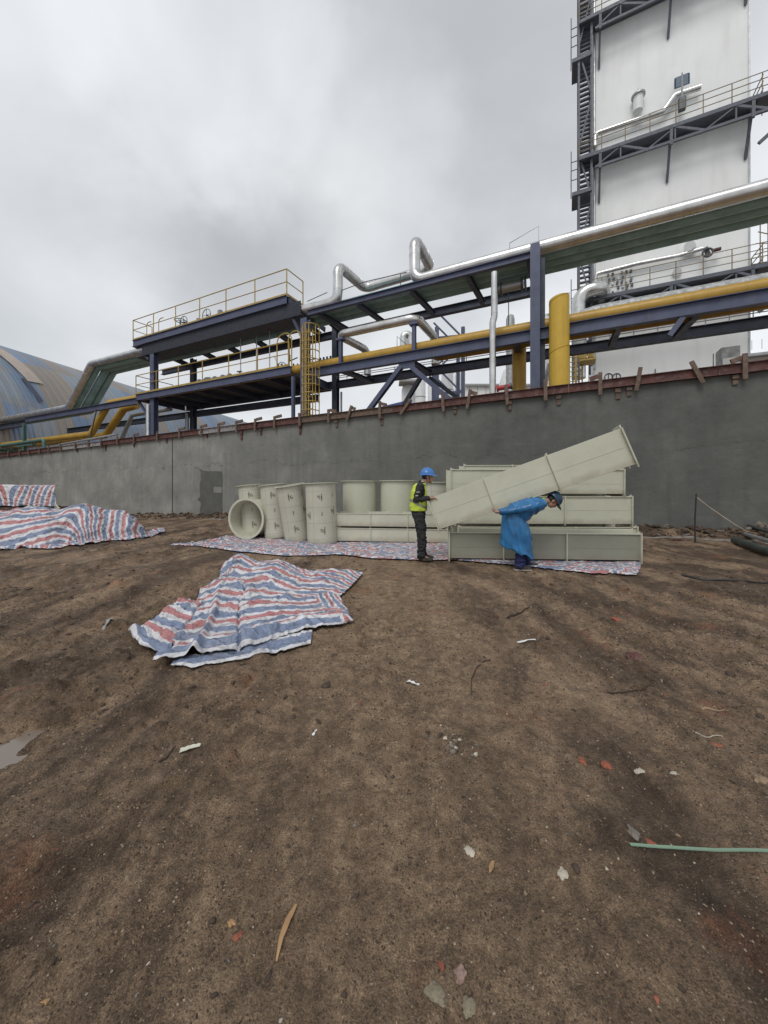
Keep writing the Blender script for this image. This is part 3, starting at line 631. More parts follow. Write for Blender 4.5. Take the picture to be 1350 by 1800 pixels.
# decks
def deck(pxa, pxb, n0, n1, z, h, jn):
    sa, sb = sn(pxa, NF), sn(pxb, NF)
    part('deck_plate', 'grating', lambda m: m.wbox(sa + .02, sb - .02, n0 + .03, n1 - .03, z - .05, z - .012))
    part('edge_beam', 'blue', lambda m: m.ibeam(Wp(sa, n0, z - h / 2), Wp(sb, n0, z - h / 2), .18, h))
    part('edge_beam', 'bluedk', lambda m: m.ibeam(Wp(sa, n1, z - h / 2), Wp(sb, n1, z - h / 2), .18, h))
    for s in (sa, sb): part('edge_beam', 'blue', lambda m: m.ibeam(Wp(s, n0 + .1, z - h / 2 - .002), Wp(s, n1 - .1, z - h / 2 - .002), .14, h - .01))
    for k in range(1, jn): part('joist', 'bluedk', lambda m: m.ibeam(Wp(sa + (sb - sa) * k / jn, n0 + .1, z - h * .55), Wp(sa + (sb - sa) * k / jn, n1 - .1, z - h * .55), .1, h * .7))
    return sa, sb
ZD1, ZD2 = 7.82, 11.62
la, lb = deck(239, 511, NF, NB + .3, ZD1, .42, 7)
ua, ub = deck(234, 504, NF, NF + 1.35, ZD2, .45, 7)
part('deck_plate', 'grating', lambda m: m.wbox(ua + .05, ub + .9, NF + .12, 2.75, ZU - .02, ZU + .03))  # added plate: hides the bright pipe so the deck underside looks shaded
part('deck_plate', 'grating', lambda m: m.wbox(ua + .05, ub - .1, NF + 1.36, NB, ZD2 - .3, ZD2 - .26))
for px in (250, 300, 345, 395, 440, 497, 535): beam(Wp(sn(px, NF), NF + 1.3, ZU + .55), Wp(sn(px, NF), NB - .1, ZU + .3), .22, .3, 'bluedk', 'cross_beam')
part('under_deck_shade_panel', 'under', lambda m: m.wbox(sn(248, NF), sn(527, NF), NF + .06, NF + .09, 10.44, 11.19))  # added dark sheet in place of the shade below the upper deck
part('knee', 'blue', lambda m: m.bar(Qz(241, NF + .2, ZD2 - .45), Qz(262, NF + .25, 10.2), .14, .14))
part('knee', 'blue', lambda m: m.bar(Qz(244, NF + .2, ZD1 - .42), Qz(262, NF + .25, 6.2), .14, .14))
part('knee', 'bluedk', lambda m: m.bar(Qz(530, NF + .2, 9.4), Qz(506, NF + .25, 11.15), .14, .14))
part('stair_stringer', 'bluedk', lambda m: m.bar(Wp(ub + .1, NF + .1, ZD2 - .25), Wp(ub + .3, NB - .4, ZU + .4), .06, .3))
def railing(pts, h, mt, parent, step=1.9, r=.024, names=('railing', 'rail_post')):
    m = MB(); pts = [Vector(p) for p in pts]
    for a, b in zip(pts[:-1], pts[1:]):
        m.tube([a + ZV * h, b + ZV * h], r, 6); m.tube([a + ZV * h * .52, b + ZV * h * .52], r * .85, 6); m.bar(a + ZV * .08, b + ZV * .08, .012, .12)
    rl = m.build(names[0], M[mt], parent)
    done = []
    for a, b in zip(pts[:-1], pts[1:]):
        k = max(1, round((b - a).length / step))
        for i in range(k + 1):
            p = a.lerp(b, i / k)
            if any((p - q_).length < .3 for q_ in done): continue
            done.append(p); m = MB(); m.tube([p, p + ZV * h], r * 1.15, 6); m.build(names[1], M[mt], rl)
    return rl
railing([Wp(ua + .1, NF + 1.25, ZD2), Wp(ua, NF, ZD2), Wp(ub, NF, ZD2), Wp(ub, NF + 1.35, ZD2)], 1.42, 'yrail', rk, 2.35, .028)
railing([Wp(la + .1, NF + 2.6, ZD1), Wp(la, NF, ZD1), Wp(lb - .1, NF, ZD1)], 1.32, 'yrail', rk, 2.3, .028)
for px in (258, 279):
    part('hoop_gate', 'yrail', lambda m: m.tube(fillet([Qz(px, NF + .7, ZD2), Qz(px, NF + .7, ZD2 + 1.45), Wp(sn(px, NF + .7) + .5, NF + .7, ZD2 + 1.45)], .4), .028, 6))
# caged ladder
cl_ = None
lc = Qz(546, .95, 0); lz1 = 9.42
mb = MB(); 
for dn in (-.22, .22): mb.tube(fillet([Wp(sn(543, 1.3) + dn, 1.32, -.2), Wp(sn(543, 1.3) + dn, 1.32, lz1)], .1), .03, 6)
ladder = mb.build('caged_ladder', M['yrail'], rk)
sl_ = sn(543, 1.32)
for k in range(30):
    z = lz1 - .1 - .3 * k
    if z < 3.5: break
    mb = MB(); mb.tube([Wp(sl_ - .22, 1.32, z), Wp(sl_ + .22, 1.32, z)], .015, 6); mb.build('rung', M['yrail'], ladder)
sc_ = sn(546, .95)
for k in range(16):
    z = lz1 - .02 - .42 * k
    if z < 3.5: break
    mb = MB(); mb.ring(Wp(sc_, .95, z), (0, 0, 1), .43, .022, 24, 5, -38, 218, -DV if False else DV * -1 if False else None) if False else mb.tube([Wp(sc_ + .43 * math.cos(R(a)), .95 - .43 * math.sin(R(a)), z) for a in range(-50, 231, 14)], .024, 6)
    mb.build('hoop', M['yrail'], ladder)
for a in (-25, 20, 65, 90, 115, 160, 205):
    p = (sc_ + .43 * math.cos(R(a)), .95 - .43 * math.sin(R(a))); mb = MB(); mb.bar(Wp(p[0], p[1], 3.4), Wp(p[0], p[1], lz1), .045, .012, NV); mb.build('cage_strap', M['yrail'], ladder)
for px, w_ in ((487, 1.0), (507, .8)):
    s = sn(px, NF - .05); mb = MB(); mb.tube(fillet([Wp(s, NF - .05, ZD1), Wp(s, NF - .05, ZD1 + 1.75), Wp(s + w_, NF - .05, ZD1 + 1.75 + .05), Wp(s + w_, NF - .05, ZD1)], .45, 8), .032, 6); mb.build('hoop_gate', M['yrail'], rk)

# ------------------------------------------------------------------ pipes
def clad_pipe(name, pts, r, label, cat='pipe', mt='clad', bend=.45, step=1.0, group=None, seg=20, bands=True):
    path = fillet(pts, bend, 9); o = thing(name, label, cat, path[0], group); np_, nr_ = [path[0]], [r]; x = step
    for a, c in zip(path[:-1], path[1:]):
        L = (c - a).length; d = (c - a) / max(L, 1e-6)
        if bands and L < .3 and L > .05: p = a.lerp(c, .5); np_ += [p - d * .010, p - d * .009, p + d * .009, p + d * .010]; nr_ += [r, r + .006, r + .006, r]
        elif bands and L > .4:
            while x < L - .05: p = a + d * x; np_ += [p - d * .017, p - d * .015, p + d * .015, p + d * .017]; nr_ += [r, r + .007, r + .007, r]; x += step
            x = max(.1, x - L)
        np_.append(c); nr_.append(r)
    m = MB(); m.tube(np_, nr_, seg + 8); m.build('pipe_shell', M[mt], o, True, 40)
    return o
n1_ = 1.78; zc = ZU + .30
clad_pipe('cladded_pipe', [Wp(sn(1700, n1_), n1_, zc), Wp(sn(729, n1_), n1_, zc), Wp(sn(729, n1_), n1_, 12.72), Wp(sn(729, n1_), 4.1, 12.6), Wp(sn(594, n1_) + .25, 4.1, 12.5), Wp(sn(594, n1_), n1_, 12.62), Wp(sn(594, n1_), n1_, zc), Wp(sn(161, n1_), n1_, zc + .2), Wp(sn(121, n1_), n1_, 7.95), Wp(sn(-150, n1_), n1_, 7.95)], .25,
          'thick silver insulated pipe with two raised loops, topmost on the blue rack')
for n_, dz, rr, pxa, lab in ((2.30, .28, .25, 171, 'dark teal pipe running directly behind the silver pipe'), (2.84, .30, .26, 187, 'teal pipe with a pale bent end, middle of the three teal pipes'), (3.38, .30, .26, 200, 'rearmost teal pipe on the upper level of the blue rack')):
    clad_pipe('teal_pipe', [Wp(sn(1700, n_), n_, ZU + dz), Wp(sn(pxa, n_), n_, ZU + dz + .1), Wp(sn(pxa - 40, n_), n_, 7.98), Wp(sn(pxa - 40, n_) - 14, n_, 7.95)], rr, lab, 'pipe', 'teal', .5, 3.1, 'teal pipes on the rack')
zy = ZL + .24
clad_pipe('yellow_pipe', [Wp(sn(1700, 1.75), 1.75, zy), Wp(sn(192, 1.75), 1.75, zy), Wp(sn(160, 1.75), 1.75, 5.55), Wp(sn(-160, 1.75), 1.75, 5.4)], .235, 'long yellow pipe along the lower level of the rack, nearest the wall', 'pipe', 'yellow', .6, 6, 'yellow pipes')
clad_pipe('yellow_pipe', [Wp(sn(1700, 2.7), 2.7, ZL + .12), Wp(sn(768, 2.7), 2.7, ZL + .12), Wp(sn(760, 2.7), 2.7, ZL + .5)], .27, 'shaded yellow-brown pipe seen under the blue beam on the right', 'pipe', 'yellow', .3, 6, 'yellow pipes')
clad_pipe('yellow_pipe', [Wp(sn(240, 2.8), 2.8, ZL + .1), Wp(sn(218, 2.8), 2.8, ZL), Wp(sn(186, 2.8), 2.8, 5.6), Wp(sn(-60, 2.8), 2.8, 5.3)], .26, 'second bent yellow pipe dropping left of the lower deck', 'pipe', 'yellow', .6, 6, 'yellow pipes')
clad_pipe('silver_pipe', [Wp(sn(765, 3.9), 3.9, 7.6), Wp(sn(765, 3.9), 3.9, 8.93), Wp(sn(732, NF), NF, 8.93), Wp(sn(594, NF), NF, 8.93), Wp(sn(646, 3.9), 3.9, 8.93), Wp(sn(646, 3.9), 3.9, 7.6)], .2, 'silver pipe bent into a flat loop above the yellow pipe', 'pipe', 'clad', .42, 1.3)
clad_pipe('silver_pipe', [Qz(869, .95, 9.8), Qz(869, .95, 8.1), Qz(866, .95, 7.85), Qz(866, .95, -.3)], .125, 'slim vertical silver pipe passing in front of the yellow pipe', 'pipe', 'clad', .2, 1.6)
mb = MB(); rr_ = .34; t0 = thing('yellow_stub', 'bright yellow upright pipe with slanted open top beside the blue column', 'pipe', Qz(983, .95, 0), 'upright yellow pipes')
bs = Qz(983, .95, 0); sg = 32; zt0 = 8.25
vs = [(bs.x + rr_ * math.cos(2 * math.pi * k / sg), bs.y + rr_ * math.sin(2 * math.pi * k / sg), -.3) for k in range(sg)]
vs2 = []
for k in range(sg):
    a = 2 * math.pi * k / sg; off = Vector((math.cos(a), math.sin(a), 0)); vs2.append((bs.x + rr_ * off.x, bs.y + rr_ * off.y, zt0 + .05 * off.dot(DV) - .03 * off.dot(NV)))
vi = [(bs.x + (v[0] - bs.x) * .95, bs.y + (v[1] - bs.y) * .95, v[2]) for v in vs2]; vj = [(v[0], v[1], v[2] - 1.2) for v in vi]
mb.add(vs + vs2 + vi + vj, [(k, (k + 1) % sg, sg + (k + 1) % sg, sg + k) for k in range(sg)] + [(sg + k, sg + (k + 1) % sg, 2 * sg + (k + 1) % sg, 2 * sg + k) for k in range(sg)] + [(2 * sg + k, 2 * sg + (k + 1) % sg, 3 * sg + (k + 1) % sg, 3 * sg + k) for k in range(sg)])
mb.build('pipe_shell', M['yellowb'], t0, True, 50)
mb = MB()
for z_ in (7.75, 5.9, 4.2):
    mb.tube([(bs.x + (rr_ + .004) * math.cos(R(a)), bs.y + (rr_ + .004) * math.sin(R(a)), z_ + a * .0019) for a in range(160, 400, 8)], .010, 5)
mb.build('weld_seam', M['yellow'], t0, True)
clad_pipe('yellow_stub', [Qz(912.5, 3.1, -.3), Qz(912.5, 3.1, ZL + .1)], .29, 'duller yellow upright pipe left of the blue column', 'pipe', 'yellow', .3, 2.4, 'upright yellow pipes')
clad_pipe('green_pipe', [Qz(-60, 1.0, 5.15), Qz(77, 1.0, 5.35), Qz(78.5, 1.0, 3.9)], .13, 'thin green pipe hooked down onto the wall at far left', 'pipe', 'green', .25, 2)
clad_pipe('silver_pipe', [Qz(104, .6, 4.72), Qz(206, .6, 5.02), ], .07, 'thin pale pipe lying just above the wall at left', 'pipe', 'clad', .2, 2)
clad_pipe('silver_pipe', [Qz(300, 3.6, 7.2), Qz(232, 3.6, 7.15), Qz(207, 3.6, 4.6), Qz(200, 3.6, 4.1)], .15, 'narrow grey pipe slanting down right of the yellow bends', 'pipe', 'steel', .3, 2)
t0 = thing('green_post', 'pale green steel post carrying the thin green pipe', 'post', Qz(42, 1.1, 0))
mb = MB(); mb.ibeam(Qz(43, 1.15, -.3), Qz(43, 1.15, 7.0), .22, .22, NV); mb.build('post_shaft', M['green'], t0); mb = MB(); mb.wbox(sn(30, 1.15), sn(60, 1.15), 1.0, 1.3, 5.0, 5.15); mb.build('bracket', M['green'], t0)
t0 = thing('green_shed_roof', 'small pale green sheet roof behind the wall at far left', 'roof', Qz(10, 2, 3.5))
mb = MB(); mb.obox(Qz(5, 2.2, 4.75), DV * 2.3 + ZV * .3, NV * 1.0, ZV * .03); mb.build('roof_sheet', M['green'], t0); mb = MB(); mb.wbox(sn(-10, 2), sn(20, 2), 1.6, 2.8, -.3, 4.4); mb.build('shed_wall', M['hwall'], t0)
t0 = thing('cable_drop', 'thin dark steel strut slanting behind the wall by the yellow bends', 'strut', Qz(160, 1.2, 3)); mb = MB(); mb.tube([Qz(170, 1.2, 7.2), Qz(153, 1.2, 4.2)], .05, 6); mb.build('strut_bar', M['dkmetal'], t0)

# conduit lines and instrument stands on the rack
def wires(name, label, lst, r=.015, mt='dkmetal', cat='conduit'):
    t = thing(name, label, cat, lst[0][0])
    for pl_ in lst: m = MB(); m.tube(pl_, r, 5); m.build('conduit_run', M[mt], t)
wires('conduit', 'thin grey tubing frame rising above the silver pipe near the column', [[Qz(896, 2.0, zc + .2), Qz(896, 2.0, 11.45), Qz(947, 2.2, 11.95), Qz(947, 2.2, zc + .2)]], .018, 'steel')
wires('conduit', 'thin dark tubing sagging between the two silver loops', [[Qz(540, 1.5, ZU + .55), Qz(575, 1.5, ZU + .72)], [Qz(600, 1.5, ZU + .62), Qz(640, 1.5, ZU + .72), Qz(715, 1.5, ZU + .62)], [Qz(600, 1.5, ZU), Qz(600, 1.5, ZU + .62)], [Qz(704, 1.5, ZU), Qz(704, 1.5, ZU + .62)]], .02)
wires('conduit', 'slim twin conduits along the dark rear beam', [[Qz(590, NB - .15, 7.97), Qz(1500, NB - .15, 7.97)], [Qz(590, NB - .15, 8.08), Qz(1500, NB - .15, 8.08)]] + [[Qz(p, NB - .15, 7.8), Qz(p, NB - .15, 8.12)] for p in range(610, 1340, 42)], .022, 'steel')
for a, lb_ in ((698, 'thin dark instrument stand left on the yellow pipe'), (771, 'thin dark instrument stand right on the yellow pipe')):
    wires('instrument_stand', lb_, [[Qz(a, 1.9, zy + .1), Qz(a, 1.9, zy + .78), Qz(a + 18, 2.1, zy + .35)]], .018, 'dkmetal', 'instrument')
wires('hanger_rod', 'thin rod hanging below the silver pipes near the column', [[Qz(894, 3, 10.4), Qz(894, 3, 8.3)]], .02, 'dkmetal', 'rod')
wires('power_cable', 'cable strung across the white tower base', [[Qz(1046, 16.9, 6.0 + 0), Qz(1310, 16.9, 6.6)], [Qz(1152, 16.9, 9.5), Qz(1152, 16.9, 3)], [Qz(1254, 15, 9.5), Qz(1254, 15, 2)], [Qz(1259, 15, 9.5), Qz(1259, 15, 2)]], .03, 'dkmetal', 'cable')
def flange_set(px, label):
    t = thing('flanged_joint', label, 'pipe joint', Qz(px, 3.0, ZU)); 
    m = MB(); m.tube([Qz(px - 12, 2.9, 10.12), Qz(px + 34, 2.9, 10.12)], .2, 16); m.build('joint_body', M['steel'], t, True)
    for d in (-12, -6, 30, 36): m = MB(); a = Qz(px + d, 2.9, 10.12); m.tube([a, a + DV * .06], .28, 16); m.build('flange', M['dkmetal'], t, True)
flange_set(886, 'grey pipe joint with dark bolted flanges under the teal pipes')

# valves on the decks
def valve(p, r, label, tilt, grp='hand valves on the decks', size=1.0):
    t = thing('gate_valve', label, 'valve', (0, 0, 0), grp); m = MB(); m.lathe((0, 0, 0), (0, 0, 1), [(0, 0), (.09, 0), (.09, .05), (.05, .1), (.07, .2), (.03, .3), (.03, .55), (0, .55)], 12); m.build('valve_body', M['dkmetal'], t, True)
    m = MB(); m.ring((0, 0, .55), (0, 0, 1), r, .018, 20, 6)
    for k in range(4): a = k * math.pi / 2; m.tube([(0, 0, .55), (r * math.cos(a), r * math.sin(a), .55)], .012, 5)
    m.build('handwheel', M['dkmetal'], t, True); t.location = p; t.rotation_euler = tilt; t.scale = (size,) * 3; return t
valve(Qz(317, NF + .5, ZD2), .26, 'dark hand valve with flat wheel, leftmost on the upper deck', (0, 0, 0), size=1.35)
az = math.atan2(DY, DX)
valve(Qz(339, NF + .8, ZD2 + .35), .30, 'dark hand valve with upright wheel, second from left on the upper deck', (R(90), 0, az), size=1.2)
valve(Qz(379, NF + .8, ZD2 + .35), .30, 'dark hand valve with upright wheel, third from left on the upper deck', (R(90), 0, az), size=1.2)
valve(Qz(368, NF + .8, ZD1), .16, 'small hand valve above the grey manifold on the lower deck', (R(20), 0, 0))
valve(Qz(424, NF + .8, ZD1), .15, 'small hand valve by the railing post right of the manifold', (R(30), 0, 0))
valve(Qz(497, NF + .6, ZD1), .18, 'small dark valve at the ladder end of the lower deck', (R(60), R(20), 0))
t0 = thing('manifold', 'grey pipe manifold with bolted flanges lying on the lower deck', 'manifold', Qz(380, NF + .6, ZD1))
m = MB(); m.tube([Qz(347, NF + .6, ZD1 + .28), Qz(405, NF + .6, ZD1 + .28)], .13, 12); m.tube([Qz(300, NF + .6, ZD1 + .12), Qz(480, NF + .6, ZD1 + .12)], .06, 8); m.build('manifold_pipe', M['steel'], t0, True)
for px in (350, 361, 366, 377, 391, 403): m = MB(); a = Qz(px, NF + .6, ZD1 + .28); m.tube([a, a + DV * .12], .21, 12); m.build('flange', M['steel'], t0, True)
t0 = thing('small_bore_piping', 'tangle of thin dark pipes and fittings on the lower deck by the ladder', 'piping', Qz(500, NF + .6, ZD1))
for k in range(9):
    a = Qz(488 + k * 7, NF + .3 + (k % 3) * .4, ZD1 + .05 + .12 * (k % 4)); m = MB(); m.tube([a, a + DV * random.uniform(.3, .8) + ZV * random.uniform(.0, .5)], .03, 6); m.tube([a, a + ZV * .35], .05, 8); m.build('fitting', M['dkmetal'], t0, True)
t0 = thing('valve_row', 'row of small dark valves left of the rear column above the yellow pipe', 'valves', Qz(575, 3.4, 8))
m = MB(); m.tube([Qz(556, 3.4, 8.3), Qz(586, 3.4, 8.3)], .05, 6); m.tube([Qz(556, 3.4, 8.65), Qz(586, 3.4, 8.65)], .03, 6); m.build('header_pipe', M['dkmetal'], t0)
for px in (563, 569, 575, 581): m = MB(); m.tube([Qz(px, 3.4, 8.3), Qz(px, 3.4, 8.8)], .06, 8); m.build('valve_stem', M['dkmetal'], t0)
t0 = thing('deck_box', 'grey control boxes standing on the upper deck', 'control box', Qz(350, NF + .7, ZD2))
for px, w_, h_ in ((349, .09, .8), (387, .13, .9), (417, .3, .22), (424, .15, .42), (430, .1, .2)):
    m = MB(); s = sn(px, NF + .9); m.wbox(s - w_, s + w_, NF + .8, NF + 1.0, ZD2 - .01, ZD2 + h_); m.build('box_shell', M['greymt'], t0, bevel=.01)
t0 = thing('drain_lines', 'thin pipes crossing behind the lower railing under the upper deck', 'piping', Qz(424, 2, 9))
for a, b, z0, z1 in ((423, 423, ZD1, ZD2 - .5), (451, 451, ZD1, 10.4), (474, 474, ZD1 + .4, ZD2 - .6), (487, 482, ZD1 + .3, 9)):
    m = MB(); m.tube(fillet([Qz(a, NF + .9, z0), Qz(a, NF + .9, (z0 + z1) / 2), Qz(b, NF + 1.0, z1)], .3), .03, 6); m.build('drain_pipe', M['steel'], t0)

# ------------------------------------------------------------------ pale process tower
NT = 17.0
tw = thing('process_tower', 'tall pale grey cold box tower rising behind the pipes at right', 'tower', Wp(sn(1180, NT), NT, 0))
ta, tb = sn(1045, NT), sn(1317, NT)
mb = MB(); mb.wbox(ta, tb, NT, NT + 9, -.5, 48); mb.build('tower_wall', M['hwall'], tw)
mb = MB(); mb.wbox(ta - .06, ta + .04, NT - .04, NT + .2, 10, 48); mb.wbox(tb - .05, tb + .05, NT - .04, NT + .2, -.5, 48); mb.build('corner_trim', M['steel'], tw)
def walkway(z, drop, e0, e1, supports):
    n0 = NT - 1.15; m = MB(); H_ = .95
    m.bar(Wp(e0, n0, z - .12), Wp(e1, n0, z - .12), .16, .24); m.bar(Wp(e0 + 1, n0, z - .12 - H_), Wp(e1, n0, z - .12 - H_), .13, .16)
    m.bar(Wp(e0, NT - .1, z - .12), Wp(e1, NT - .1, z - .12), .12, .2)
    L = e1 - e0 - 1; k = int(L / 1.45)
    for i in range(k):
        a = e0 + 1 + L * i / k; b = e0 + 1 + L * (i + 1) / k
        if i % 2 == 0: m.bar(Wp(a, n0, z - H_ - .1), Wp(b, n0, z - .2), .06, .08); m.bar(Wp(b, n0, z - .2), Wp(b, n0, z - H_ - .1), .07, .08)
        else: m.bar(Wp(a, n0, z - .2), Wp(b, n0, z - H_ - .1), .12, .14)
    o = m.build('walkway', M['towersteel'], tw)
    m = MB(); m.wbox(e0, e1, n0 + .09, NT - .17, z - .04, z); m.build('walkway_plate', M['towersteel'], o)
    for px in supports:
        s = sn(px, NT - .6); m = MB(); m.bar(Wp(s, n0, z - .2), Wp(s, NT - .02, z - drop), .12, .22); m.bar(Wp(s, n0, z - .2), Wp(s, n0, z - H_ - .3), .16, .16); m.build('bracket', M['towersteel'], o)
    m = MB()
    for hh in (1.25, .85, .42): m.tube([Wp(e0, n0 - .02, z + hh), Wp(e1, n0 - .02, z + hh)], .025, 5)
    s = e0
    while s <= e1: m.tube([Wp(s, n0 - .02, z), Wp(s, n0 - .02, z + 1.25)], .03, 5); s += 1.38
    m.build('railing', M['rail2'], o); return o
ea, eb = sn(1018, NT - 1), tb + 3.5
walkway(14.75, 1.9, ea, eb, (1176, 1316)); walkway(24.9, 2.9, ea, eb, (1054, 1176, 1317)); walkway(34.6, 2.9, ea, eb, (1054, 1178, 1317)); walkway(44.5, 2.9, ea, eb, (1054, 1178))
# side platform and stair flight at the right end of the tower
for z in (14.75, 24.9):
    m = MB(); m.wbox(tb + .1, tb + 4, NT - 1.1, NT - .1, z - .2, z - .05); m.bar(Wp(tb + .1, NT - 1, z - 2.8), Wp(tb + 3.2, NT - 1, z - .3), .14, .18); m.build('side_platform', M['towersteel'], tw)
    m = MB()
    for hh in (1.25, .85, .42): m.tube([Wp(tb + .3, NT + .6, z + hh), Wp(tb + 4, NT + .6, z + hh)], .03, 5); m.tube([Wp(tb + .3, NT - 1, z + hh), Wp(tb + .3, NT + 2.8, z + hh)], .03, 5)
    for k in range(8): m.tube([Wp(tb + .3 + .5 * k, NT + .6, z), Wp(tb + .3 + .5 * k, NT + .6, z + 1.25)], .03, 5)
    if z < 20:
        for k in range(5): m.tube([Wp(tb + .3, NT - .9 + .3 * k, z + 1.3 + .55 * (4 - k)), Wp(tb + 3.0, NT - .9 + .3 * k, z + .0 + .4 * k)], .03, 5)
        for k in range(9): m.tube([Wp(tb + .3 + .35 * k, NT - .6, z), Wp(tb + .3 + .35 * k, NT - .6, z + 3.4 - .34 * k)], .03, 5)
    m.build('railing', M['rail2'], tw)
# stair tower on the left flank: zigzag flights
sA, sB = sn(1017, NT), sn(1038.5, NT)
st_ = None; m = MB()
for s in (sA, sB):
    for n_ in (NT - .9, NT + 1.3): m.bar(Wp(s, n_, 10), Wp(s, n_, 48), .12, .14)
st_ = m.build('stair_tower', M['towersteel'], tw)
z = 11.0; fl = 0
m = MB(); m2 = MB()
while z < 47:
    for k in range(11):
        n_ = NT - .45 + .35 * (k / 10 if fl % 2 == 0 else 1 - k / 10); m.obox(Wp((sA + sB) / 2, n_, z + .335 * k), DV * (sB - sA) / 2, NV * .10, ZV * .055)
    m.bar(Wp(sA, NT - .85, z if fl % 2 == 0 else z + 3.3), Wp(sB, NT - .85, z + 3.3 if fl % 2 == 0 else z), .06, .10)
    for s in (sA, sB):
        for hh in (.5, 1.0): m2.tube([Wp(s - .05, NT - .8 if fl % 2 == 0 else NT + 1.2, z + hh), Wp(s - .05, NT + 1.2 if fl % 2 == 0 else NT - .8, z + 3.35 + hh)], .022, 4)
    z += 3.69; fl += 1
m.build('stair_tread', M['towersteel'], st_); m2.build('stair_rail', M['towersteel'], st_)
for z in (13.4, 22.6, 32.2, 42):
    m = MB(); m.wbox(sA - .45, sB, NT - 1.05, NT + .6, z - .22, z + .05); 
    for hh in (.9, 1.6, 2.2): m.tube([Wp(sA - .5, NT - 1.05, z + hh), Wp(sA - .1, NT - 1.05, z + hh)], .03, 5); m.tube([Wp(sA - .5, NT - 1.05, z + hh), Wp(sA - .5, NT + .6, z + hh)], .03, 5)
    m.tube([Wp(sA - .5, NT - 1.05, z - .4), Wp(sA - .5, NT - 1.05, z + 3)], .03, 5)
    m.build('landing', M['towersteel'], st_)
m = MB(); m.tube([Wp(sB + .22, NT - .05, 10), Wp(sB + .22, NT - .05, 48)], .09, 8); m.build('riser_pipe', M['steel'], tw)
nq = NT - .35
clad_pipe('silver_duct', [Q(1046, 258, nq), Q(1046, 236, nq), Q(1166, 196, nq), Q(1186, 168, nq), Q(1232, 153, nq)], .17, 'silver pipe stepping up the tower wall behind the middle walkway', 'pipe', 'clad', .25, 1.5)
clad_pipe('silver_duct', [Q(1046, 500, nq), Q(1047, 482, nq), Q(1118, 464, nq), Q(1195, 449, nq), Q(1235, 437, nq)], .14, 'silver pipe along the tower above the lower walkway', 'pipe', 'clad', .2, 1.5)
clad_pipe('silver_duct', [Qz(1017, 15.2, 9), Qz(1017, 15.2, 14.9), Qz(1060, 15.2, 15.1), Wp(sn(1060, 15.2), NT + .1, 15.1)], .45, 'fat silver elbow at the left end of the lower tower walkway', 'pipe', 'clad', .9, 1.2)
clad_pipe('silver_duct', [Qz(1018, 14.6, 10), Qz(1018, 14.6, 13.0), Qz(1050, 14.6, 13.15), Qz(1500, 14.6, 13.15)], .45, 'fat dull grey pipe bending below the lower walkway of the tower', 'pipe', 'greymt', .8, 2.5)
t0 = thing('vent_drum', 'small white drum with a round lid hung on the tower wall', 'vent', Q(1120, 200, nq)); a, b = Q(1121, 196, nq), Q(1122, 170, nq)
m = MB(); m.tube([a, b], .30, 16); m.build('drum_body', M['white'], t0, True); m = MB(); m.tube([b + ZV * .0, b + ZV * .1], .42, 16); m.tube([b, b + ZV * .5], .05, 6); m.build('drum_lid', M['steel'], t0, True)
t0 = thing('valve_guard', 'blue guard plate on a stalk above the silver pipe on the tower', 'guard', Q(1199, 160, nq)); a = Q(1199, 142, nq - .2)
m = MB(); m.obox(a - DV * .2, DV * .17, NV * .03 - DV * .05, ZV * .36); m.obox(a + DV * .2, DV * .17, NV * .03 + DV * .05, ZV * .36); m.build('guard_plate', M['helmet2'], t0, bevel=.02); m = MB(); m.tube([a - ZV * 1.4, a + ZV * .5], .05, 6); m.build('stalk', M['steel'], t0)
m = MB(); m.obox(a - ZV * 1.55, DV * .2, NV * .15, ZV * .4); m.build('valve_body', M['dkmetal'], t0, bevel=.05)
t0 = thing('red_valve', 'dark red motor valve with dark wheel on the tower above the lower walkway', 'valve', Q(1250, 442, nq))
m = MB(); m.tube([Q(1252, 441, nq - .1), Q(1267, 437, nq - .1)], .11, 12); m.build('actuator', M['waler'], t0, True); m = MB(); m.ring(Q(1244, 444, nq - .3), NV, .26, .06, 16, 6); m.tube([Q(1240, 436, nq - .1), Q(1246, 450, nq - .1)], .14, 8); m.build('valve_wheel', M['dkmetal'], t0, True)
t0 = thing('gauge_board', 'rows of small dark instruments on the tower behind the lower railing', 'instruments', Q(1080, 500, nq))
for i in range(6):
    for j in range(5):
        if (i * 3 + j) % 7 == 6: continue
        a = Q(1069 + i * 8 + (j % 2) * 2, 484 + j * 8 - i * 1.5, NT - .1); m = MB(); m.obox(a, DV * .07, NV * .06, ZV * .09); m.build('gauge', M['dkmetal'] if (i + j) % 3 else M['steel'], t0)
t0 = thing('wall_hatch', 'round capped hatch on the tower wall behind the lower railing', 'hatch', Q(1190, 478, NT)); m = MB(); m.tube([Q(1190, 478, NT - .25), Q(1190, 478, NT)], .25, 16); m.build('hatch_cap', M['hwall'], t0, True)
t0 = thing('wall_hatch', 'dark-lidded nozzle on the tower under the teal pipes', 'hatch', Q(1212, 432, NT)); m = MB(); m.tube([Q(1212, 432, NT - .6), Q(1214, 436, NT)], .3, 16); m.build('hatch_cap', M['white'], t0, True)
for px, lb_ in ((1069, 'round white fan hood, left of the pair above the wall'), (1083, 'round white fan hood, right of the pair above the wall')):
    t0 = thing('fan_hood', lb_, 'fan', Q(px, 664, 12), 'fan hoods'); m = MB(); a = Q(px, 664, 12); m.tube([a - NV * .2, a + NV * .3], .27, 20); m.build('hood_shell', M['white'], t0, True)
    m = MB(); m.ring(a - NV * .22, NV, .2, .03, 20, 6); m.tube([a - NV * .22 - ZV * .18, a - NV * .22 + ZV * .18], .03, 6); m.build('hood_grille', M['dkmetal'], t0, True)
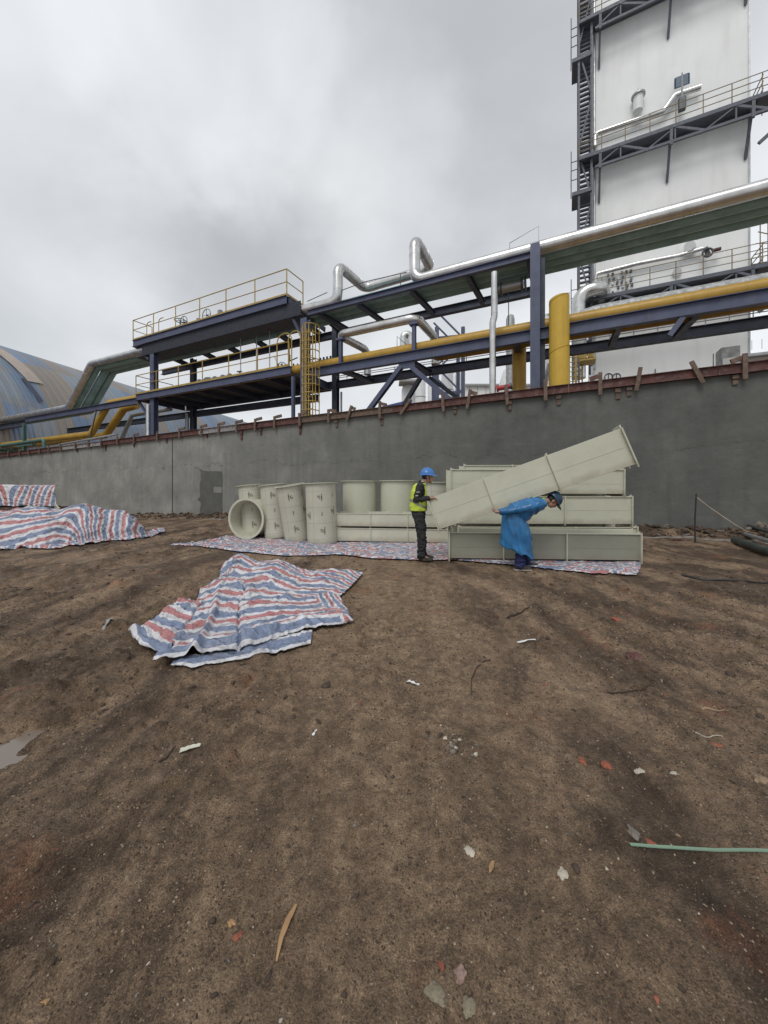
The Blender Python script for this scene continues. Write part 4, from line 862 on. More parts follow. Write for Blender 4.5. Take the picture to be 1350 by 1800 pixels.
t0 = thing('grey_stack_box', 'grey stained metal box standing behind the wall at right', 'box', Q(1281, 640, 5)); s = sn(1281, 5)
m = MB(); m.wbox(s - .28, s + .28, 4.8, 5.4, 2, Q(1281, 612, 5).z); m.build('box_shell', M['greymt'], t0, bevel=.01); m = MB(); m.wbox(s - .25, s + .25, 4.76, 4.797, 3.0, Q(1281, 632, 5).z); m.build('pale_panel', M['white'], t0)
t0 = thing('white_shed', 'low white building with overhanging roof at the right edge', 'building', Wp(sn(1330, 9), 9, 0)); m = MB(); m.wbox(sn(1311, 9), sn(1420, 9), 9, 14, -.3, Q(1311, 627, 9).z); m.build('shed_wall', M['hwall'], t0)
m = MB(); m.obox(Wp((sn(1304, 9) + sn(1420, 9)) / 2, 11.3, Q(1311, 625, 9).z + .1), DV * (sn(1420, 9) - sn(1304, 9)) / 2, NV * 2.9 + ZV * .25, ZV * .06); m.build('roof', M['steel'], t0)
m = MB(); z = Q(1311, 620, 9).z + .15
for k in range(5): m.tube([Wp(sn(1325, 9) + k * .35, 9.2, z), Wp(sn(1325, 9) + k * .35, 9.2, z + .45)], .012, 4)
m.build('roof_rods', M['dkmetal'], t0)
# cluttered service ladders at the foot of the tower
t0 = thing('service_ladder', 'small yellow service ladders and pipes at the left foot of the tower', 'ladder', Q(1008, 660, 12))
for k in range(3):
    px = 1001 + k * 6; a, b = Q(px, 612 if k != 1 else 622, 12 + k), Q(px, 690, 12 + k); mt = M['yrail'] if k != 1 else M['dkmetal']
    for o_ in (Vector((0, 0, 0)), DV * .35): m = MB(); m.tube([a + o_, b + o_], .05, 5); m.build('side_rail', mt, t0)
    zz2 = a.z
    while zz2 > 4: m = MB(); m.tube([Vector((a.x, a.y, zz2)), Vector((a.x, a.y, zz2)) + DV * .35], .03, 5); m.build('rung', mt, t0); zz2 -= .3
m = MB(); m.wbox(sn(1016, 13), sn(1048, 13), 13, 14.2, Q(1030, 633, 13).z, Q(1030, 629, 13).z); 
for k in range(7): m.tube([Qz(1018 + k * 4, 13, Q(1030, 629, 13).z), Qz(1018 + k * 4, 13, Q(1030, 616, 13).z)], .06, 6)
m.build('valve_shelf', M['yrail'], t0)

# ------------------------------------------------------------------ things farther behind the rack
t0 = thing('lattice_tower', 'blue lattice steel tower standing behind the pipe rack', 'tower', P(792, 700, 45))
m = MB(); zt_ = P(792, 575, 45).z
X0, X1 = P(768, 0, 45).x, P(814, 0, 45).x
for x in (X0, X1):
    for y in (45, 48): m.bar((x, y, 0), (x, y, zt_), .4, .4)
m.build('tower_leg', M['blue'], t0); m = MB(); z = 6
k = 0
while z < zt_:
    for y in (45, 48):
        m.bar((X0, y, z), (X1, y, z + .3), .22, .25); m.bar((X0 if k % 2 else X1, y, z), (X1 if k % 2 else X0, y, z + 3.2), .16, .18)
    z += 3.4; k += 1
m.build('tower_lacing', M['blue'], t0)
def tank(px0, px1, py, Y, label, mt='white', cone=1.0, band=3.0, grp='white columns behind the rack'):
    x = (P(px0, 0, Y).x + P(px1, 0, Y).x) / 2; r = (P(px1, 0, Y).x - P(px0, 0, Y).x) / 2; zt2 = P(px0, py, Y).z
    t = thing('process_column', label, 'column', (x, Y, 0), grp); m = MB(); m.lathe((x, Y, 0), (0, 0, 1), [(r, 0), (r, zt2 - cone), (r * .75, zt2 - cone * .35), (r * .25, zt2), (.001, zt2)], 24); m.build('column_shell', M[mt], t, True)
    m = MB(); z = 6
    while z < zt2 - cone: m.tube([(x, Y, z), (x, Y, z + .12)], r * 1.05, 24); z += band
    m.build('stiffening_ring', M['steel'], t, True); return t
tank(706, 730, 672, 50, 'short white column with a flat roof plate left of the lattice tower'); tank(730, 748, 655, 56, 'taller white column just left of the lattice tower')
tank(776, 797, 640, 52, 'white column standing inside the blue lattice tower'); tank(752, 764, 668, 60, 'thin white column at the lattice tower foot'); tank(799, 812, 650, 54, 'narrow white column at the right of the lattice tower')
t0 = thing('column_roof', 'flat grey plate roof on the short white column', 'roof', P(716, 675, 49)); m = MB(); m.obox(P(716, 673, 49), (1.1, 0, .0), (0, 1.2, 0), (0, 0, .14)); m.build('roof_plate', M['greymt'], t0)
clad_pipe('silver_pipe', [P(709, 640, 40), P(709, 588, 40), P(722, 588, 40), P(722, 640, 40)], .38, 'bright silver pipe arch behind the small loop, far off', 'pipe', 'clad', .6, 1.5)
t0 = thing('warehouse', 'long pale warehouse with a low roof behind the slim silver pipe', 'building', P(850, 700, 60)); xa, xb = P(818, 0, 60).x, P(962, 0, 60).x
m = MB(); m.box(xa, xb, 60, 75, 0, P(0, 676, 60).z); m.build('warehouse_wall', M['hwall'], t0); m = MB(); zr = P(0, 676, 60).z
m.add([(xa - .4, 59.5, zr), (xb + .4, 59.5, zr), (xb + .4, 68, zr + 1.2), (xa - .4, 68, zr + 1.2), (xa - .4, 59.5, zr - .3), (xb + .4, 59.5, zr - .3)], [(0, 1, 2, 3), (4, 5, 1, 0)]); m.build('roof', M['greymt'], t0)
m = MB()
for k in range(10): x = xa + (xb - xa) * (k + .5) / 10; m.box(x - .03, x + .03, 59.93, 59.99, 0, zr - .4)
m.build('panel_joint', M['greymt'], t0)
t0 = thing('white_hopper', 'white tapered hopper partly hidden by the duller yellow pipe', 'hopper', P(895, 700, 30)); c = P(897, 0, 30)
m = MB(); z0, z1 = P(0, 690, 30).z, P(0, 648, 30).z
m.lathe((c.x, 30, 0), (0, 0, 1), [(1.05, z0 - 4), (1.05, z0), (1.0, z0 + .3), (.55, z1 - .2), (.4, z1)], 24); m.build('hopper_shell', M['white'], t0, True)
t0 = thing('hydrant_valve', 'red fire valve just above the wall between the silver and yellow pipes', 'valve', Q(888, 680, 1.1)); m = MB(); m.tube([Q(874, 683, 1.1), Q(897, 679, 1.1)], .10, 12); m.tube([Q(875, 683, 1.1) - DV * .02, Q(876, 683, 1.1)], .14, 12); m.tube([Q(889, 684, 1.1), Q(889, 700, 1.1)], .06, 8); m.build('valve_body', M['red'], t0, True)
m = MB(); m.tube([Q(897, 679, 1.1), Q(900, 678, 1.1)], .13, 12); m.build('valve_cap', M['dkmetal'], t0, True)
clad_pipe('silver_pipe', [Q(938, 742, 7), Q(967, 640, 7)], .15, 'dull pipe slanting up between the blue column and the bright yellow pipe', 'pipe', 'steel', .2, 3)
t0 = thing('exhaust_stack', 'grey rounded exhaust stack behind the yellow pipe left of the column', 'stack', P(897, 700, 24)); m = MB(); c = P(897, 0, 24)
m.lathe((c.x, 24, 0), (0, 0, 1), [(.27, 0), (.27, P(0, 562, 24).z), (.2, P(0, 555, 24).z), (0.001, P(0, 552, 24).z)], 20); m.build('stack_shell', M['greymt'], t0, True)
t0 = thing('blue_roof_shed', 'small shed with bright blue roof behind the wall under the braces', 'shed', P(680, 720, 30)); m = MB(); m.obox(P(684, 719, 32), (1.9, 0, .45), (0, 1.2, 0), (0, 0, .12)); m.build('roof', mat('blue_sheet', (.05, .12, .32), .5), t0)
m = MB(); m.box(P(668, 0, 32).x, P(700, 0, 32).x, 31.4, 33, 0, P(0, 733, 32).z); m.build('shed_wall', M['hwall'], t0)
t0 = thing('silver_duct', 'bright rounded duct top beside the bright yellow pipe', 'pipe', P(960, 560, 26)); m = MB(); m.lathe((P(960, 0, 26).x, 26, 0), (0, 0, 1), [(.9, 5), (.9, P(0, 566, 26).z), (.7, P(0, 559, 26).z), (.01, P(0, 553, 26).z)], 24); m.build('pipe_shell', M['clad'], t0, True)

# ------------------------------------------------------------------ arched hangar at left
ax_ = Vector((.189, .982, 0)); bx_ = Vector((.982, -.189, 0)); RR = 17.0
def hang():
    m, t, b = nodes('patched_corrugated_roof')
    at = N(t, 'ShaderNodeAttribute', attribute_name='roofuv'); sp = N(t, 'ShaderNodeSeparateXYZ'); t.links.new(at.outputs['Vector'], sp.inputs[0])
    a, h = sp.outputs[0], sp.outputs[1]
    band = N(t, 'ShaderNodeTexWhiteNoise', noise_dimensions='2D'); cm = N(t, 'ShaderNodeCombineXYZ')
    t.links.new(tmath(t, 'FLOOR', tmath(t, 'MULTIPLY', a, .45)), cm.inputs[0]); t.links.new(tmath(t, 'FLOOR', tmath(t, 'MULTIPLY', h, .13)), cm.inputs[1]); t.links.new(cm.outputs[0], band.inputs[0])
    c = ramp(t, band.outputs[0], [(0, (.20, .27, .36)), (.30, (.15, .22, .33)), (.5, (.25, .29, .34)), (.68, (.27, .235, .205)), (.84, (.29, .25, .21)), (.93, (.17, .26, .42))], 'CONSTANT')
    c = mixc(t, ramp(t, noise(t, .35, 7, .65), [(.42, (0,) * 3), (.66, (.8,) * 3)]), c, (.25, .225, .205))
    rib = tmath(t, 'FRACT', tmath(t, 'MULTIPLY', a, 1.1)); rl = tmath(t, 'LESS_THAN', rib, .10)
    c = mixc(t, tmath(t, 'MULTIPLY', rl, .55), c, (.09, .10, .12))
    t.links.new(c, b.inputs['Base Color']); b.inputs['Roughness'].default_value = .6
    bump(t, b, tmath(t, 'SINE', tmath(t, 'MULTIPLY', a, 14)), .4, .08); return m
hg = thing('hangar', 'huge arched hangar with patched blue and brown corrugated roof at left', 'building', (-60, 40, 0))
base = bx_ * -59.5; T0, T1 = -45.0, 75.0; off_t = (Vector((-46.7, 45, 0))).dot(ax_)
na, nb_ = 120, 40; Vv = []; uvs = []
for i in range(na + 1):
    tt = off_t + T0 + (T1 - T0) * i / na
    for j in range(nb_ + 1):
        th = math.pi * j / nb_; p = base + ax_ * tt + bx_ * (RR * math.cos(th)); rr2 = RR
        Vv.append((p.x + 60, p.y - 40, 2.5 + rr2 * math.sin(th))); uvs.append((tt, RR * th, 0))
ii = np.arange((na + 1) * (nb_ + 1)).reshape(na + 1, nb_ + 1); qq = np.stack([ii[:-1, :-1], ii[1:, :-1], ii[1:, 1:], ii[:-1, 1:]], -1).reshape(-1, 4)
me = bpy.data.meshes.new('vault_roof'); grid_mesh(me, np.array(Vv), qq); at = me.attributes.new('roofuv', 'FLOAT_VECTOR', 'POINT'); at.data.foreach_set('vector', np.array(uvs, dtype=np.float32).ravel())
link('vault_roof', me, hang(), hg, True)
def hpatch(name, mt, quad, dr):
    m = MB(); out_ = []
    for (t_a, th_) in quad: out_.append((t_a, th_))
    K = 10; vs = []
    for i in range(K + 1):
        for (e0, e1) in ((quad[0], quad[3]), (quad[1], quad[2])):
            tt = e0[0] + (e1[0] - e0[0]) * i / K; th = e0[1] + (e1[1] - e0[1]) * i / K; p = base + ax_ * tt + bx_ * ((RR + dr) * math.cos(th)); vs.append((p.x, p.y, 2.5 + (RR + dr) * math.sin(th)))
    m.add(vs, [(2 * i, 2 * i + 1, 2 * i + 3, 2 * i + 2) for i in range(K)]); m.build(name, mt, hg, True)
def hcoord(px, py):     # where the sight line meets the vault
    d = Vector(((px - CX) / F, 1, (HY - py) / F)); best = None
    dx, dz = d.dot(bx_), d.z; ox, oz = 59.5, CAMZ - 2.5
    A = dx * dx + dz * dz; B = 2 * (ox * dx + oz * dz); Cc = ox * ox + oz * oz - RR * RR; D = max(0, B * B - 4 * A * Cc); k = (-B - math.sqrt(D)) / (2 * A)
    return (d * k).dot(ax_), math.atan2(oz + dz * k, ox + dx * k)
hpatch('pale_sheet', mat('cream_sheet', (.42, .36, .31), .6, var=.15, scale=1), [hcoord(-20, 612), hcoord(2, 614), hcoord(75, 676), hcoord(48, 671)], .12)
hpatch('torn_strip', M['bluedk'], [hcoord(36, 665), hcoord(44, 667), hcoord(75, 706), hcoord(68, 709)], .12)
m = MB()
for tt in (T0 + off_t, T1 + off_t): 
    ps = [base + ax_ * tt + bx_ * (RR * math.cos(math.pi * k / 24)) + ZV * (2.5 + RR * math.sin(math.pi * k / 24)) for k in range(25)]; ps += [base + ax_ * tt - bx_ * RR, base + ax_ * tt + bx_ * RR]
    m.add(ps, [tuple(range(len(ps)))])
for sg_ in (-1, 1): a = base + bx_ * RR * sg_; m.add([a + ax_ * (T0 + off_t), a + ax_ * (T1 + off_t), a + ax_ * (T1 + off_t) + ZV * 2.6, a + ax_ * (T0 + off_t) + ZV * 2.6], [(0, 1, 2, 3)])
m.build('hangar_wall', M['greymt'], hg)

# ------------------------------------------------------------------ plastic ducts
def evalmesh(o):
    dg = bpy.context.evaluated_depsgraph_get(); me = bpy.data.meshes.new_from_object(o.evaluated_get(dg)); return me
_tcache = {}
def text_geo(txt, size, shear=0, weight=0.0):
    k = (txt, size, shear, weight)
    if k in _tcache: return _tcache[k]
    cu = bpy.data.curves.new('t', 'FONT'); cu.body = txt; cu.size = size; cu.shear = shear; cu.align_x = 'CENTER'; cu.align_y = 'CENTER'; cu.resolution_u = 3; cu.offset = weight
    o = bpy.data.objects.new('t', cu); C.objects.link(o); me = evalmesh(o); vs = [tuple(v.co) for v in me.vertices]; fs = [tuple(p.vertices) for p in me.polygons]
    bpy.data.objects.remove(o); bpy.data.curves.remove(cu); bpy.data.meshes.remove(me); _tcache[k] = (vs, fs); return vs, fs
def stamp(mb, r, ang0, z0, rot, geo, dx=0, dy=0):
    vs, fs = geo; o = []
    for v in vs:
        x, y = v[0] + dx, v[1] + dy
        u, h = (x * math.cos(rot) - y * math.sin(rot), x * math.sin(rot) + y * math.cos(rot)); a = ang0 + u / r; o.append(((r + .003) * math.cos(a), (r + .003) * math.sin(a), z0 + h))
    mb.add(o, fs)
def arcgeo(r, a0, a1, w_):
    vs = []; fs = []; K = 14
    for i in range(K + 1):
        a = R(a0 + (a1 - a0) * i / K); ww = w_ * math.sin(math.pi * (i + .3) / (K + .6)); vs += [(r * math.cos(a), r * math.sin(a), 0), ((r - ww) * math.cos(a), (r - ww) * math.sin(a), 0)]
    for i in range(K): fs.append((2 * i, 2 * i + 2, 2 * i + 3, 2 * i + 1))
    return vs, fs
def round_duct(label, r, h, loc, rot, marks=None, view=-90, top=True, grid=True, flr=.055, fl2=False):
    t = thing('round_duct', label, 'duct', (0, 0, 0), 'beige round ducts'); m = MB(); th = .012
    m.lathe((0, 0, 0), (0, 0, 1), [(r, 0), (r, h), (r - th, h), (r - th, 0)], 56, 0, True); m.build('duct_shell', M['ppg'] if grid else M['pp'], t, True, 40)
    for z in ([h - .015] if top else []) + ([0.0] if fl2 else []):
        m = MB(); m.lathe((0, 0, z), (0, 0, 1), [(r - th * .5, 0), (r + flr, 0), (r + flr, .018), (r - th * .5, .018)], 56, 0, True); m.build('flange', M['pp'], t, True, 40)
    if marks:
        m = MB()
        for (da, z, rt, kind) in marks:
            a0 = R(view + da)
            if kind == 'logo':
                sgn = 1 if rt > 0 else -1
                stamp(m, r, a0, z, R(rt), text_geo('TEMMICA', .044, 0, .0008), 0, -.035); stamp(m, r, a0, z, R(rt), text_geo('Z', .085, .35, .001), 0, .03)
                stamp(m, r, a0, z, R(rt), arcgeo(.040, -60, 80, .010), 0, .03); stamp(m, r, a0, z, R(rt), arcgeo(.040, 120, 260, .010), 0, .03)
            else: stamp(m, r, a0, z, R(rt), text_geo('PP-H', .044, 0, .0008))
        m.build('printed_marks', M['black'], t)
    t.location = loc; t.rotation_euler = rot; return t
def base_pt(px, Y): p = P(px, 0, Y); return Vector((p.x, Y, gz(p.x, Y) + .012))
mk_dn = [(0, 1.15, -90, 'logo'), (3, .74, -90, 'ms'), (5, .33, -90, 'logo'), (58, 1.18, -90, 'ms'), (60, .78, -90, 'logo')]
# view angle of each duct's front: direction from the duct to the camera
def vang(p): return math.degrees(math.atan2(-p.y, -p.x))
for lb_, px, Y, lean, ln2 in (('beige duct leaning left with printed grid, behind the duct lying on its side', 448, 10.65, -6, -2), ('beige duct with printed grid leaning left, second from the left end of the standing row', 488, 10.15, -6.5, -3), ('beige duct with printed grid leaning left, wide open rim showing, third in the standing row', 524, 9.75, -8, 5)):
    p = base_pt(px, Y); round_duct(lb_, .335, 1.44, p + Vector((0, 0, .02)), (R(ln2), R(lean), 0), mk_dn, vang(p) - 4)
p = base_pt(567, 9.35); mk_up = [(-2, 1.15, 90, 'logo'), (3, .74, 90, 'ms'), (5, .33, 90, 'logo'), (50, 1.2, 90, 'ms'), (-52, .7, 90, 'logo'), (48, .8, 90, 'logo')]
round_duct('upright beige duct with printed grid touching the low box stack', .375, 1.50, p, (R(0), R(-2.2), 0), mk_up, vang(p))
p = base_pt(632, 10.25); round_duct('plain upright beige duct behind the low boxes, left of the two plain ones', .46, 1.57, p, (0, 0, 0), None, -90, True, False)
p = base_pt(699, 10.2); round_duct('plain upright beige duct behind the low boxes, nearest the worker in the vest', .47, 1.58, p, (0, 0, 0), None, -90, True, False)
p = base_pt(765, 9.9); round_duct('upright beige duct with printed marks behind the worker in the vest', .40, 1.53, p, (0, 0, 0), [(22, 1.12, -90, 'logo'), (40, .7, -90, 'logo')], vang(p))
# lying duct
p = base_pt(432, 9.95); r_l = .505
fx, fy = -.269, -.963
td = round_duct('short wide beige duct lying on its side with open mouth at the left end', r_l, .74, (0, 0, 0), (0, 0, 0), [(150, .3, 0, 'logo'), (60, .3, 0, 'logo')], 0, True, False, .05, False)
td.rotation_euler = Vector((fx, fy, 0)).to_track_quat('Z', 'Y').to_euler(); td.location = Vector((p.x, p.y, p.z + r_l + .05)) - Vector((fx, fy, 0)) * .74

def trough(name, label, L, D, H, ribs, mt='pp', open_='up', fl=.045, group='beige rectangular ducts', seam=None, flare=True, shear=0):
    # local frame: x along, y depth (front face at y=0), z up
    t = thing(name, label, 'duct', (0, 0, 0), group); th = .014; m = MB()
    m.box(0, L, D - th, D, 0, H)
    if mt != 'ppdk': m.box(0, L, 0, th, 0, H)
    else: mf = MB(); mf.box(0, L, 0, th, 0, H); mf.build('front_panel', M['ppdk'], t, bevel=.003)  # only the front wall takes the darker grey-green colour
    if open_ == 'up': m.box(0, L, th + .0005, D - th - .0005, 0, th)
    elif open_ == 'down': m.box(0, L, th + .0005, D - th - .0005, H - th, H)
    else: m.box(0, L, th + .0005, D - th - .0005, 0, th); m.box(0, L, th + .0005, D - th - .0005, H - th, H)
    m.build('duct_shell', M['pp'], t, bevel=.003)
    m = MB()
    if open_ == 'up': m.box(-.0, L, -fl * .6, -.001, H - .014, H + .004); m.box(-.0, L, D + .001, D + fl * .6, H - .014, H + .004)
    if open_ == 'down': m.box(0, L, -fl * .35, -.001, 0, .012)
    if m.v: m.build('rim_strip', M['pp'], t, bevel=.003)
    if seam: m = MB(); m.box(.05, L - .05, -.0045, -.001, seam - .002, seam + .002); m.build('weld_seam', M[mt], t)
    for i, x in enumerate([0] + ribs + [L]):
        end = i in (0, len(ribs) + 1); w_ = .011; f = fl * (1.15 if end else .8); m = MB()
        a0, a1 = x - w_, x + w_
        m.box(a0, a1, -f, -.0012, -f, H + (f * .4 if flare else .0)); m.box(a0, a1, D + .0012, D + f, -f, H + (f * .4 if flare else 0))
        if open_ != 'down': m.box(a0, a1, -.0005, D + .0005, -f, -.0012)
        if open_ != 'up': m.box(a0, a1, -.0005, D + .0005, H + .0012, H + f)
        if end and open_ == 'up':     # curved gusset corner
            sx = 1 if i == 0 else -1; K = 6; vs = [(x, .004, H)] + [(x + sx * .16 * (1 - math.sin(R(90 * k / K))), .004, H + .055 * (1 - math.cos(R(90 * k / K)))) for k in range(K + 1)]
            vs2 = [(v[0], v[1] + .01, v[2]) for v in vs]; n_v = len(vs); m.add(vs + vs2, [tuple(range(n_v)), tuple(range(2 * n_v - 1, n_v - 1, -1))] + [(k, (k + 1) % n_v, n_v + (k + 1) % n_v, n_v + k) for k in range(n_v)])
        m.build('end_flange' if end else 'stiffener', M['pp'], t, bevel=.003)
    if shear:
        for ch in t.children:
            for v in ch.data.vertices: v.co.x += shear * max(0, v.co.y)
    return t
def place(t, a, b):
    d = b - a; t.location = a; t.rotation_euler = (0, -math.atan2(d.z, math.hypot(d.x, d.y)), math.atan2(d.y, d.x)); return t
def V3(x, y, z): return Vector((x, y, z))
def row(px0, Y0, px1, Y1): return P(px0, 0, Y0), P(px1, 0, Y1)
def flatpt(px, Y, z): p = P(px, 0, Y); return Vector((p.x, p.y, z))
# big stack
a, b = flatpt(789, 6.95, .075), flatpt(1125, 6.78, .065); Lb = (b - a).length
place(trough('rectangular_duct', 'large open-topped duct box, grey-green on its front face, at the front bottom of the right stack', Lb, .74, .485, [Lb * .29, Lb * .62], 'ppdk', 'up', .05, seam=.21, shear=.42), a, b)
a, b = flatpt(805, 8.2, .03), flatpt(1119, 8.1, .03); L2 = (b - a).length
place(trough('rectangular_duct', 'beige duct box hidden low behind the grey-green box at the right', L2, .8, .5, [L2 * .33, L2 * .66]), a, b)
a, b = flatpt(800, 8.2, .60), flatpt(1110, 8.08, .60); L2 = (b - a).length
place(trough('rectangular_duct', 'beige duct box in the second layer, behind the bent worker', L2, .8, .60, [L2 * .32, L2 * .625], seam=.3), a, b)
a, b = flatpt(792, 8.2, 1.27), flatpt(1096, 8.08, 1.26); L2 = (b - a).length
place(trough('rectangular_duct', 'beige duct box on top of the right stack, under the carried duct', L2, .62, .53, [L2 * .635], seam=.22), a, b)
a, b = flatpt(815, 9.0, 1.45), flatpt(1060, 8.9, 1.45); L2 = (b - a).length
place(trough('rectangular_duct', 'beige duct box peeking out highest behind the right stack', L2, .55, .49, [L2 * .35]), a, b)
a, b = flatpt(818, 9.0, .78), flatpt(1062, 8.9, .78); L2 = (b - a).length
place(trough('rectangular_duct', 'beige duct box hidden in the rear row of the right stack', L2, .55, .62, [L2 * .5]), a, b)
a, b = flatpt(818, 9.0, .05), flatpt(1062, 8.9, .05); L2 = (b - a).length
place(trough('rectangular_duct', 'lowest beige duct box in the rear row of the right stack', L2, .55, .68, [L2 * .5]), a, b)
# low stack at the left
for z_, lb_ in ((.055, 'flat beige duct box, lower of the two behind the worker in the vest'), (.43, 'flat beige duct box, upper of the two behind the worker in the vest')):
    a, b = flatpt(588, 9.35, z_), flatpt(787, 9.0, z_); L2 = (b - a).length
    place(trough('rectangular_duct', lb_, L2, .62 if z_ > .2 else .66, .325, [L2 * .325, L2 * .655], fl=.032), a, b)
# carried duct
a, b = P(772, 930.5, 6.85), P(1119, 815, 5.75); d_ = (b - a); Lc = d_.length
tcar = place(trough('carried_duct', 'long beige duct carried tilted on the bent worker\'s back', Lc, .46, .60, [Lc * .325, Lc * .655], 'pp', 'down', .05, None, .30, False), a, b)
tcar['category'] = 'duct'

# ------------------------------------------------------------------ tarpaulins
def resample(pl_, k):
    pl_ = np.array([list(p) for p in pl_], float); d = np.r_[0, np.cumsum(np.linalg.norm(np.diff(pl_, axis=0), axis=1))]; t = np.linspace(0, d[-1], k)
    return np.stack([np.interp(t, d, pl_[:, i]) for i in range(pl_.shape[1])], 1)
def coons(bot, top, left, right, nu, nv):
    b, t, l, r = resample(bot, nu), resample(top, nu), resample(left, nv), resample(right, nv)
    u = np.linspace(0, 1, nu)[None, :, None]; v = np.linspace(0, 1, nv)[:, None, None]
    return (1 - v) * b[None] + v * t[None] + (1 - u) * l[:, None] + u * r[:, None] - ((1 - u) * (1 - v) * b[0] + u * (1 - v) * b[-1] + (1 - u) * v * t[0] + u * v * t[-1])
def ridged(x, y, s, o=3):
    r = 0; a = 1; f = 1
    for i in range(o): r = r + a * (1 - np.abs(vn(x * f, y * f, s + i * 5)) * 2.0); a *= .5; f *= 2.1
    return r
def sheet(name, Pg, stripe, parent=None, sol=.004):
    nv, nu = Pg.shape[:2]; me = bpy.data.meshes.new(name); ii = np.arange(nv * nu).reshape(nv, nu)
    qq = np.stack([ii[:-1, :-1], ii[:-1, 1:], ii[1:, 1:], ii[1:, :-1]], -1).reshape(-1, 4); grid_mesh(me, Pg.reshape(-1, 3), qq)
    at = me.attributes.new('stripe', 'FLOAT', 'POINT'); at.data.foreach_set('value', stripe.ravel().astype(np.float32))
    o = link(name, me, M['stripe'], parent, True); s = o.modifiers.new('solid', 'SOLIDIFY'); s.thickness = sol; s.offset = 1; return o
def gpl(l): return [tuple(G(*p))[:2] + (0.0,) for p in l]
def patchgrid(bot, top, left, right, nu, nv, amp, seed, hfun=None, lift=0.012, edge=.06, folds=1.0, chop=.6):
    Pg = coons(gpl(bot), gpl(top), gpl(left), gpl(right), nu, nv); x, y = Pg[..., 0].copy(), Pg[..., 1].copy()
    u = np.linspace(0, 1, nu)[None, :] * np.ones((nv, 1)); v = np.linspace(0, 1, nv)[:, None] * np.ones((1, nu))
    ed = sstep(0, edge, np.minimum(np.minimum(u, 1 - u), np.minimum(v, 1 - v)))
    w1 = fbm(x * 1.1, y * 1.1, 2, seed)
    r1 = ridged((x * .8 + y * .6) * .9 + w1 * .5, (-x * .6 + y * .8) * 2.2, seed + 1, 3)
    r2 = ridged((x * .3 - y * .95) * 2.1 + w1, (x * .95 + y * .3) * 1.1, seed + 7, 3)
    h = amp * folds * (.30 * np.clip(r1, -.6, 2) + .22 * np.clip(r2, -.6, 2) + .9 + 1.0 * fbm(x * .9, y * .9, 2, seed + 40))
    h = h + amp * .25 * fbm(x * 6, y * 6, 3, seed + 3) + .5 * amp * np.abs(fbm(x * 13, y * 13, 2, seed + 9))
    h = np.maximum(h, 0) * (.25 + .75 * ed)
    if hfun is not None: h = h + hfun(u, v, x, y)
    Pg[..., 0] += chop * amp * fbm(x * 3, y * 3, 3, seed + 21) * ed; Pg[..., 1] += chop * amp * fbm(x * 3, y * 3, 3, seed + 31) * ed
    Pg[..., 2] = gh(Pg[..., 0], Pg[..., 1]) * .6 + .02 + lift + h
    Pg[..., 2] = np.maximum(Pg[..., 2], gh(Pg[..., 0], Pg[..., 1]) + lift * .6)
    return Pg, u, v
# crumpled tarp in the foreground
ft = thing('striped_tarpaulin', 'crumpled red, white and blue striped tarpaulin lying alone on bare soil in the foreground', 'tarpaulin', (0, 0, 0), 'striped tarpaulins')
bot = [(268, 1172), (330, 1170), (440, 1150), (540, 1114), (619, 1100)]
lef = [(268, 1172), (300, 1120), (345, 1062), (352, 1044), (386, 1024), (391, 1003)]
rig = [(619, 1100), (606, 1076), (595, 1058), (612, 1040), (638, 1012)]
top = [(391, 1003), (425, 986), (452, 994), (490, 990), (541, 1009), (575, 1008), (614, 1006), (638, 1012)]
def hf(u, v, x, y):
    pk = .15 * np.exp(-(((u - .13) / .16) ** 2 + ((v - .9) / .16) ** 2)) + .09 * np.exp(-(((u - .5) / .28) ** 2 + ((v - .72) / .22) ** 2))
    ln = .07 * np.exp(-((u - (.17 + .03 * np.sin(v * 7))) / .02) ** 2) * (1 - v) - .035 * np.exp(-((u - .36) / .008) ** 2) * (v < .55)
    return pk + ln + .05 * np.exp(-((v - .02 - .05 * u) / .04) ** 2) * (u < .95)
Pg, u, v = patchgrid(bot, top, lef, rig, 300, 260, .021, 3, hf)
stv = 8.2 * (v ** .9) * (1 + .10 * (u - .5)) + .10 * fbm(u * 2.4, v * 3, 2, 5) * sstep(.3, .7, v) + .05 * fbm(u * 8, v * 9, 2, 9) * sstep(.45, .8, v) + 1.1 * sstep(.82, 1, u) * v + .30
sheet('tarp_body', Pg, stv, ft)
Pg, u, v = patchgrid([(226, 1127), (246, 1146), (288, 1154), (300, 1152)], [(318, 1060), (330, 1060), (345, 1062), (356, 1066)], [(226, 1127), (270, 1092), (318, 1060)], [(300, 1152), (330, 1105), (356, 1066)], 90, 120, .026, 13, lambda u, v, x, y: .05 * np.exp(-((v - .04) / .05) ** 2), lift=.008)
sheet('tarp_flap', Pg, 3.0 * v + .25 * u + .06 * fbm(u * 3, v * 3, 2, 3) + .28, ft)
Pg, u, v = patchgrid([(300, 1174), (336, 1181), (438, 1165), (546, 1137)], [(310, 1160), (350, 1160), (445, 1140), (549, 1114)], [(300, 1174), (305, 1166), (310, 1160)], [(546, 1137), (548, 1126), (549, 1114)], 180, 40, .008, 15, None, lift=.002)
sheet('tarp_flap', Pg, .35 + .55 * (1 - v) + .04 * fbm(u * 5, v, 2, 3), ft)
Pg, u, v = patchgrid([(560, 1090), (590, 1101), (621, 1102)], [(560, 1052), (585, 1052), (598, 1056)], [(560, 1090), (555, 1070), (560, 1052)], [(621, 1102), (612, 1080), (598, 1056)], 60, 60, .04, 18, None, lift=.012)
sheet('tarp_flap', Pg, 2.2 * (u + v * .6) + .2, ft)
